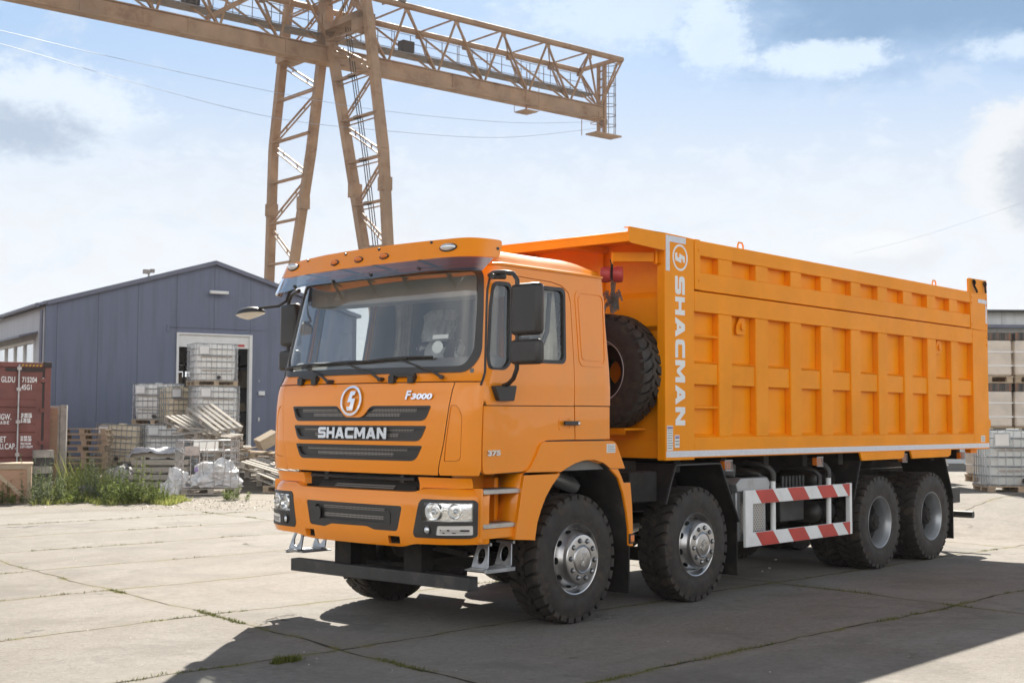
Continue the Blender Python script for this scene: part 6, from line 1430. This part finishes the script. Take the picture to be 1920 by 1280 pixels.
# shipping container
def container():
    r = empty('shipping_container', (0, 0, 0), 0, 'red-brown shipping container with white numbers and a vertical lock bar', 'shipping container')
    W_, L_, H_ = 2.438, 12.19, 2.896; mb = MB(); x0 = -W_
    mb.box((x0, .05, .12), (0, L_, H_-.02)); bd_ = mb.build('body', 'contr', r)
    mb = MB()
    for x in (x0, -.13): mb.box((x, -.02, 0), (x+.13, .12, H_))
    mb.box((x0+.13, -.02, H_-.12), (-.13, .12, H_-.01)); mb.box((x0+.13, -.02, 0), (-.13, .12, .15)); mb.build('door_frame', 'contr', r, 30, .01)
    for x in (x0-.005, -.165): MB().box((x, -.05, H_-.118), (x+.17, .13, H_+.003)).build('corner_casting', 'contr_dk', r, 30, .01)
    for a, b in ((x0+.13, -W_/2-.005), (-W_/2+.005, -.13)):
        mb = MB(); mb.box((a, .0, .16), (b, .04, H_-.13)); d_ = mb.build('door', 'contr', r)
        mb = MB(); z = .2
        for z0_ in (.28, .82, 1.36, 1.90): mb.prism([(-.0, z0_), (-.022, z0_+.03), (-.022, z0_+.17), (0, z0_+.20)], 0, a+.06, b-.18)
        mb.build('door_rib', 'contr', d_)
        for x in ((a+.085, b-.54) if b > -1 else (a+.30, b-.08)):
            mb = MB(); mb.cyl((x, -.05, .06), (x, -.05, H_-.06), .019, 10)
            for z in (.2, .9, 1.6, 2.3, 2.75): mb.box((x-.045, -.07, z-.035), (x+.045, 0, z+.035))
            mb.build('lock_bar', 'steel', d_, 40)
        mb = MB(); mb.box((b-.045 if b > -1 else a, -.006, .18), (b if b > -1 else a+.045, .0, H_-.15)); mb.build('seal', 'contr_dk', d_)
        mb = MB()
        for z in (.5, 1.15, 1.85, 2.5):
            xx = b if b > -1 else a; MB().box((xx-.10, -.045, z-.04), (xx+.06, .0, z+.04)).build('hinge', 'contr', d_)
    MB().box((-.95, -.026, H_-.21), (-.14, -.02, H_-.14)).build('header_strip', 'contr_dk', r)
    mb = MB()
    for k in range(6): x = -.62+.075*k; mb.add([(x, -.0275, H_-.10), (x+.030, -.0275, H_-.10), (x+.055, -.0275, H_-.06), (x+.025, -.0275, H_-.06)], [(0, 1, 2, 3)])
    mb.build('hazard_marking', 'stripe', r)
    mtx = lambda x, z: frameM((x, -.006, z), (1, 0, 0), (0, 0, 1))
    def tx(s, x, z, h, sx=.62, al='LEFT'): text_mesh('lettering', s, h, 'decal', r, mtx(x, z)@Matrix.Diagonal((sx, 1, 1, 1)), .0005, 1, .004, 1.05, al)
    for s, x, z, h in (('GLDU', -1.03, 2.50, .17), ('715204', -.60, 2.50, .16), ('45G1', -.61, 2.34, .16), ('MGW.', -1.10, 1.70, .17), ('TARE', -1.10, 1.55, .17), ('NET', -1.10, 1.22, .17), ('CU.CAP.', -1.10, 1.07, .17)): tx(s, x, z, h)
    tx('8', -.19, 2.50, .13, .9)
    MB().box((-.205, -.0062, 2.43), (-.115, -.0056, 2.57)).build('check_digit_box', 'contr_dk', r)
    for s, z in (('30 480 KG', 1.76), ('67 200 LBS', 1.71), ('3 980 KG', 1.65), ('8 770 LBS', 1.60), ('26 500 KG', 1.27), ('58 430 LBS', 1.21), ('76.2 CU.M', 1.13), ('2 691 CU.FT', 1.06)): tx(s, -.60, z, .062, .75)
    setp(r, (6.47, 18.55, gz(6.5, 19)), -18)
container()
def crate():
    r = empty('wooden_crate', (0, 0, 0), 0, 'pale wooden crate with a diagonal brace standing in front of the container', 'crate'); W_, D_, H_ = 1.5, .9, .76
    for a, b in (((-W_, 0, .03), (0, .03, H_)), ((-W_, D_-.03, .03), (0, D_, H_)), ((-.03, .03, .03), (0, D_-.03, H_)), ((-W_, .03, .03), (-W_+.03, D_-.03, H_))): MB().box(a, b).build('side_board', 'wood_red', r)
    MB().box((-W_-.02, -.02, H_), (.02, D_+.02, H_+.03)).build('lid', 'wood', r, 30, .004)
    mb = MB()
    for x in (-W_, -W_/2-.04, -.08): mb.box((x, -.028, .0), (x+.08, -.001, H_-.001))
    for z in (.0, H_-.085): mb.box((-W_+.08, -.027, z), (-W_/2-.04, -.001, z+.08)); mb.box((-W_/2+.04, -.027, z), (-.08, -.001, z+.08))
    mb.bar((-W_/2+.06, -.014, H_-.12), (-.10, -.014, .10), .026, .08, (0, 0, 1)); mb.bar((-W_+.1, -.014, .10), (-W_/2-.06, -.014, H_-.12), .026, .08); mb.build('batten', 'wood', r)
    setp(r, S_(-9.50, 26.4), -30)
crate()
def upright_slab():
    r = empty('upright_slab', (0, 0, 0), 0, 'thick upright slab with reddish wooden face next to the container', 'slab')
    MB().box((-1.0, .02, 0), (0, .12, 1.95)).build('slab', 'conc_old', r, 30, .01)
    mb = MB()
    for i in range(4): mb.box((-1.0+.24*i, -.01, .02), (-.765+.24*i, .019, 1.90))
    mb.build('facing_board', 'wood_red', r); mb = MB(); mb.box((-.9, -.03, 1.66), (-.06, -.011, 1.72)); mb.build('cross_board', 'wood_red', r)
    MB().box((.001, .0, 0), (.14, .26, 1.97)).build('edge_beam', 'conc_old', r, 30, .015)
    setp(r, S_(-9.98, 29.4), -35)
upright_slab()
rn = random.Random(12)
for k in range(6):
    mb = MB(); mb.box((-.20, -.1, 0), (.20, .1, .165)); o = mb.build('stone_block', 'conc_old' if k % 2 else 'frame', None, 30, .012); setp(o, S_(-9.98+rn.uniform(-.03, .03), 28.4, gz(*S_(-10, 28.4).xy)+.168*k), -20+rn.uniform(-8, 8)); tag(o, '%s rough block in the low pile against the upright slab' % ORD[k], 'block', 'blocks piled against the slab')
mb = MB(); mb.box((-.19, -.12, 0), (.19, .12, .2)); o = mb.build('concrete_block', 'conc_old', None, 30, .01); setp(o, S_(-9.62, 29.0), -30); tag(o, 'light grey concrete block among the weeds right of the slab', 'block')
crumple('boulder', 'conc_old', .20, 7, 'grey rounded stone half hidden by weeds', 'stone', S_(-8.9, 27.8), (1.3, .8, .9), .2)
# wrapped pallet loads at the right
def load(p, az, label, seed=0, w=1.03):
    r = empty('wrapped_pallet_load', (0, 0, 0), 0, label, 'pallet load', 'wrapped pallet loads right of the truck')
    mb = MB(); pallet_mb(mb, w, .9, .15, random.Random(seed)); mb.build('base_pallet', 'wood', r)
    mb = MB(); mb.box((-w/2+.015, -.44, .152), (w/2-.015, .44, .90)); mb.build('wrapping', 'wrap', r, 30, .04)
    mb = MB(); mb.box((-w/2+.02, -.435, .902), (w/2-.02, .435, 1.06)); mb.build('top_layer', 'goods', r)
    mb = MB()
    for z in (.35, .64): mb.box((-w/2+.005, -.452, z), (w/2-.005, .452, z+.025))
    mb.build('strap', 'white', r)
    setp(r, p, az)
names = ['bottom', 'middle', 'top']
for ci, (l, nm) in enumerate(((8.30, 'column nearest the truck wheels'), (9.99, 'column beside the tipper rear edge'), (11.05, 'column at the picture edge'))):
    for lv, (z, of) in enumerate(((.42, .30), (1.43, 0), (2.50, 0))):
        load(S_(l+of, 28.3, z), -48+[2, -1, 1][lv], 'pale wrapped pallet load, %s of the %s' % (names[lv], nm), ci*3+lv)
def shed():
    r = empty('storage_shed', (0, 0, 0), 0, 'long white shed with dark roof edge behind the wrapped pallet loads', 'shed')
    MB().box((-6, 0, 0), (24, 8, 4.15)).build('wall', 'whitewall', r)
    MB().box((-6.3, -.5, 4.151), (24.3, 8.3, 4.24)).build('roof', 'roof', r)
    MB().box((-6.3, -.7, 4.62), (24.3, 8.3, 4.68)).build('canopy_roof', 'frame', r); MB().box((-6.2, -.4, 4.241), (24.2, 8.2, 4.619)).build('fascia', 'whitewall', r)
    setp(r, S_(15, 41), -48)
shed()
# ---- overhead lines
def wire(pts, label, r_=.009):
    P = [Vector(p) for p in pts]; out = []
    for i in range(len(P)-1):
        p0 = P[max(i-1, 0)]; p1 = P[i]; p2 = P[i+1]; p3 = P[min(i+2, len(P)-1)]
        for k in range(8):
            t = k/8; out.append(.5*((2*p1)+(p2-p0)*t+(2*p0-5*p1+4*p2-p3)*t*t+(3*p1-p0-3*p2+p3)*t**3))
    out.append(P[-1]); mb = MB(); mb.tube(out, r_, 5); o = mb.build('power_line', 'cable', None, 60); tag(o, label, 'power line')
wire([(4, 26.2, 12.2), (10.74, 29.47, 13.32), (15.96, 32.09, 14.12), (25.26, 34.8, 15.09), (32.39, 35.7, 15.71), (41.33, 35.79, 16.73), (47.92, 35.27, 17.85)], 'upper thin cable sagging across the sky towards the crane end')
wire([(4, 26.0, 11.9), (10.76, 29.48, 12.92), (17.4, 32.66, 13.57), (25.31, 34.84, 14.04), (32.43, 35.74, 14.81), (40.59, 35.85, 15.85), (47.94, 35.28, 17.51)], 'lower thin cable sagging across the sky towards the crane end')
wire([(73.82, 33.5, 13.06), (76.63, 30.2, 14.16), (79.65, 26.61, 15.7), (82.9, 22.75, 17.45)], 'thin cable rising at the far right above the tipper', .006)

# ---- weeds, grass and litter
def tuft_mesh(name, n, h, rad, mt, seed, lw=.02, leafy=True, lean=.5):
    rn = random.Random(seed); mb = MB()
    for k in range(n):
        a = rn.uniform(0, 6.283); r0 = rad*math.sqrt(rn.random()); x, y = r0*math.cos(a), r0*math.sin(a); hh = h*rn.uniform(.45, 1)*(1-.45*r0/rad)
        dx, dy = (x/rad*.5+rn.uniform(-.3, .3))*lean*hh, (y/rad*.5+rn.uniform(-.3, .3))*lean*hh
        if not leafy:
            w = lw*rn.uniform(.5, 1.2); b = rn.uniform(0, 3.14); wx, wy = w*math.cos(b), w*math.sin(b)
            mb.add([(x-wx, y-wy, 0), (x+wx, y+wy, 0), (x+dx*.45+wx*.7, y+dy*.45+wy*.7, hh*.55), (x+dx*.45-wx*.7, y+dy*.45-wy*.7, hh*.55), (x+dx*1.2, y+dy*1.2, hh)], [(0, 1, 2, 3), (3, 2, 4)])
        else:
            mb.bar((x, y, 0), (x+dx, y+dy, hh), .006)
            m_ = int(10+hh*26)
            for q in range(m_):
                t = rn.uniform(.08, 1); c_ = Vector((x+dx*t, y+dy*t, hh*t)); b = rn.uniform(0, 6.283); L = lw*rn.uniform(1.6, 3.6)*(1.15-.6*t); e = Vector((math.cos(b), math.sin(b), rn.uniform(-.2, .8))).normalized()*L; s_ = Vector((-math.sin(b), math.cos(b), rn.uniform(-.3, .3)))*L*.24
                mb.add([c_, c_+e*.5+s_, c_+e, c_+e*.5-s_], [(0, 1, 2, 3)])
    return mb
weeds = []
W_L = [(-9.46, 26.7, 1, 1.0, 'tall silvery weed clump beside the wooden crate'), (-9.20, 26.4, .62, 1.0, 'lower leafy weed clump right of the silvery one'), (-8.85, 26.5, .45, 2, 'short bright weed clump at the edge of the concrete'), (-8.95, 27.6, .75, 2, 'bushy weed clump around the grey stone'), (-8.35, 27.4, 1.0, 1.0, 'silvery green weed clump behind the front weeds'),
       (-7.85, 26.9, .75, 2, 'dark green leafy weed clump in front of the plank stack'), (-7.45, 26.7, .85, 2, 'broad flowering weed clump in front of the plank stack'), (-7.1, 26.8, .50, 2, 'low weed clump at the right end of the weeds'), (-5.75, 27.7, .32, 2, 'small weed tuft below the wire cage'), (-9.95, 26.2, .40, 2, 'low weed tuft in front of the wooden crate'), (-10.3, 26.0, .32, 2, 'low weed tuft at the picture edge below the crate'), (-4.6, 31.0, .9, 1, 'thin dark weed beside the orange truck bumper'), (-7.75, 26.45, .55, 2, 'grassy weed clump nearest the concrete before the planks'), (-9.75, 27.6, .62, 2, 'weed clump at the foot of the upright slab')]
for k, (l, d, h, kind, lab) in enumerate(W_L):
    mb = tuft_mesh('w', int(16+22*h), h*1.22, .24+.22*h, None, k, .034 if kind != 1 else .028, True); g = mb.build('weed', 'leafgrey' if kind == 1.0 and k not in (11,) else 'leaf', None)
    p = S_(l, d); setp(g, p, k*40); tag(g, lab, 'weed', 'weeds along the concrete edge')
def scatter(name, mt, label, pts_fn, n, hr, seed, lw=.008, kind='stuff', per=5):
    rn = random.Random(seed); mb = MB()
    for k in range(n):
        x, y, sc = pts_fn(rn)
        z = gz(x, y)-.005
        for j in range(per):
            a = rn.uniform(0, 6.283); h = rn.uniform(*hr)*sc; w = lw*rn.uniform(.6, 1.3); b = rn.uniform(0, 3.14); px, py = x+rn.uniform(-.03, .03), y+rn.uniform(-.03, .03)
            dx, dy = math.cos(a)*h*.5, math.sin(a)*h*.5
            mb.add([(px-w*math.cos(b), py-w*math.sin(b), z), (px+w*math.cos(b), py+w*math.sin(b), z), (px+dx, py+dy, z+h)], [(0, 1, 2)])
    o = mb.build(name, mt, None); tag(o, label, None, None, kind); return o
def meadow(rn):
    l = rn.uniform(-10.8, -6.6); d = rn.uniform(26.0+.35*math.sin(l*5)+.3*rn.random(), 30.5 if l < -7.6 else 27.6); p = S_(l, d)
    b = math.exp(-((l+9.35)/.6)**2-((d-29.2)/1.4)**2); return p.x, p.y, .30+3.6*b*rn.uniform(.4,1)+.3*rn.random()
scatter('grass', 'grass', 'yellow-green grass growing between the weeds', meadow, 2100, (.07, .34), 1, .012, per=4)
JV = [-.8+2.1*i for i in range(-2, 7)]
from mathutils import noise as NZ
def joints(rn):
    WB_ = lambda x, y: .022*math.sin(1.7*x+.8*y)+.016*math.sin(-2.1*x+3.9*y+1)+.010*math.sin(7.3*x+5*y+2)+.007*math.sin(17*x-13*y+.5)
    for _ in range(60):
        if rn.random() < .62:
            v = rn.choice(JV); x = rn.uniform(-5, 12); y = v-.05*x; y -= WB_(x, y); y += rn.uniform(-.02, .02)
        else:
            u = -2.0+5.75*rn.choice([0, 0, 0, 1, 1]); y = rn.uniform(-5, 12); x = u+.17*y; x -= WB_(x, y); x += rn.uniform(-.02, .02)
        if abs(y) < 1.0 and -1 < x < 8.5: continue
        if NZ.noise(Vector((x*.9, y*.9, 3))) > .10: return x, y, .5+rn.random()*.7
    return x, y, .4
# the joints wander in the slab material by the same noise: keep the tufts close to the drawn line
scatter('joint_grass', 'moss', 'small dark grass tufts in the joints of the slabs', joints, 2600, (.008, .030), 2, .004, per=6)
def clump(cx, cy, r0):
    def f(rn):
        a = rn.uniform(0, 6.28); q = r0*math.sqrt(rn.random()); return cx+q*math.cos(a)*1.0, cy+q*math.sin(a)*.35, .6+rn.random()
    return f
o = scatter('grass_tuft', 'moss', None, clump(-2.72, -.80, .13), 90, (.015, .05), 5, .005, None); del_ = o.pop('kind', None) if 'kind' in o else None; tag(o, 'small grass tuft on a slab joint in the shadow left of the truck', 'grass tuft')
rn = random.Random(77); mb = MB()
for k in range(900):
    if rn.random() < .7: p = S_(rn.uniform(-7.2, -3.8), rn.uniform(24.6, 28.0))
    else: p = S_(rn.uniform(-10, 4), rn.uniform(8, 26))
    s = rn.uniform(.006, .02)*(1 if p.x > 3 else .35); a = [Vector((rn.uniform(-s, s), rn.uniform(-s, s), rn.uniform(0, s))) for _ in range(6)]
    o_ = Vector((s, 0, 0)); vs = [Vector((s, 0, .2*s)), Vector((0, s, .1*s)), Vector((-s, 0, .2*s)), Vector((0, -s, 0)), Vector((0, 0, s*.9)), Vector((0, 0, -s*.2))]
    vs = [p+v+q*.4 for v, q in zip(vs, a)]; mb.add(vs, [(0, 1, 4), (1, 2, 4), (2, 3, 4), (3, 0, 4), (1, 0, 5), (2, 1, 5), (3, 2, 5), (0, 3, 5)])
tag(mb.build('gravel', 'wrap', None), 'loose stones and grit on the ground', None, None, 'stuff')
# ---- thin bright air over the yard
def haze():
    mt = bpy.data.materials.new('haze'); mt.use_nodes = True; t = NT(mt.node_tree); t.n.clear()
    o = t.add('ShaderNodeOutputMaterial'); v = t.add('ShaderNodeVolumePrincipled'); v.inputs['Color'].default_value = (.93, .95, 1, 1); v.inputs['Density'].default_value = .00025; v.inputs['Anisotropy'].default_value = .35
    t.link(v.outputs[0], o.inputs['Volume']); MT['haze'] = mt
    o_ = MB().box((-2900, -2900, -1), (2900, 2900, 30)).build('haze', 'haze'); tag(o_, 'thin bright haze in the air over the yard', None, None, 'stuff')
haze()
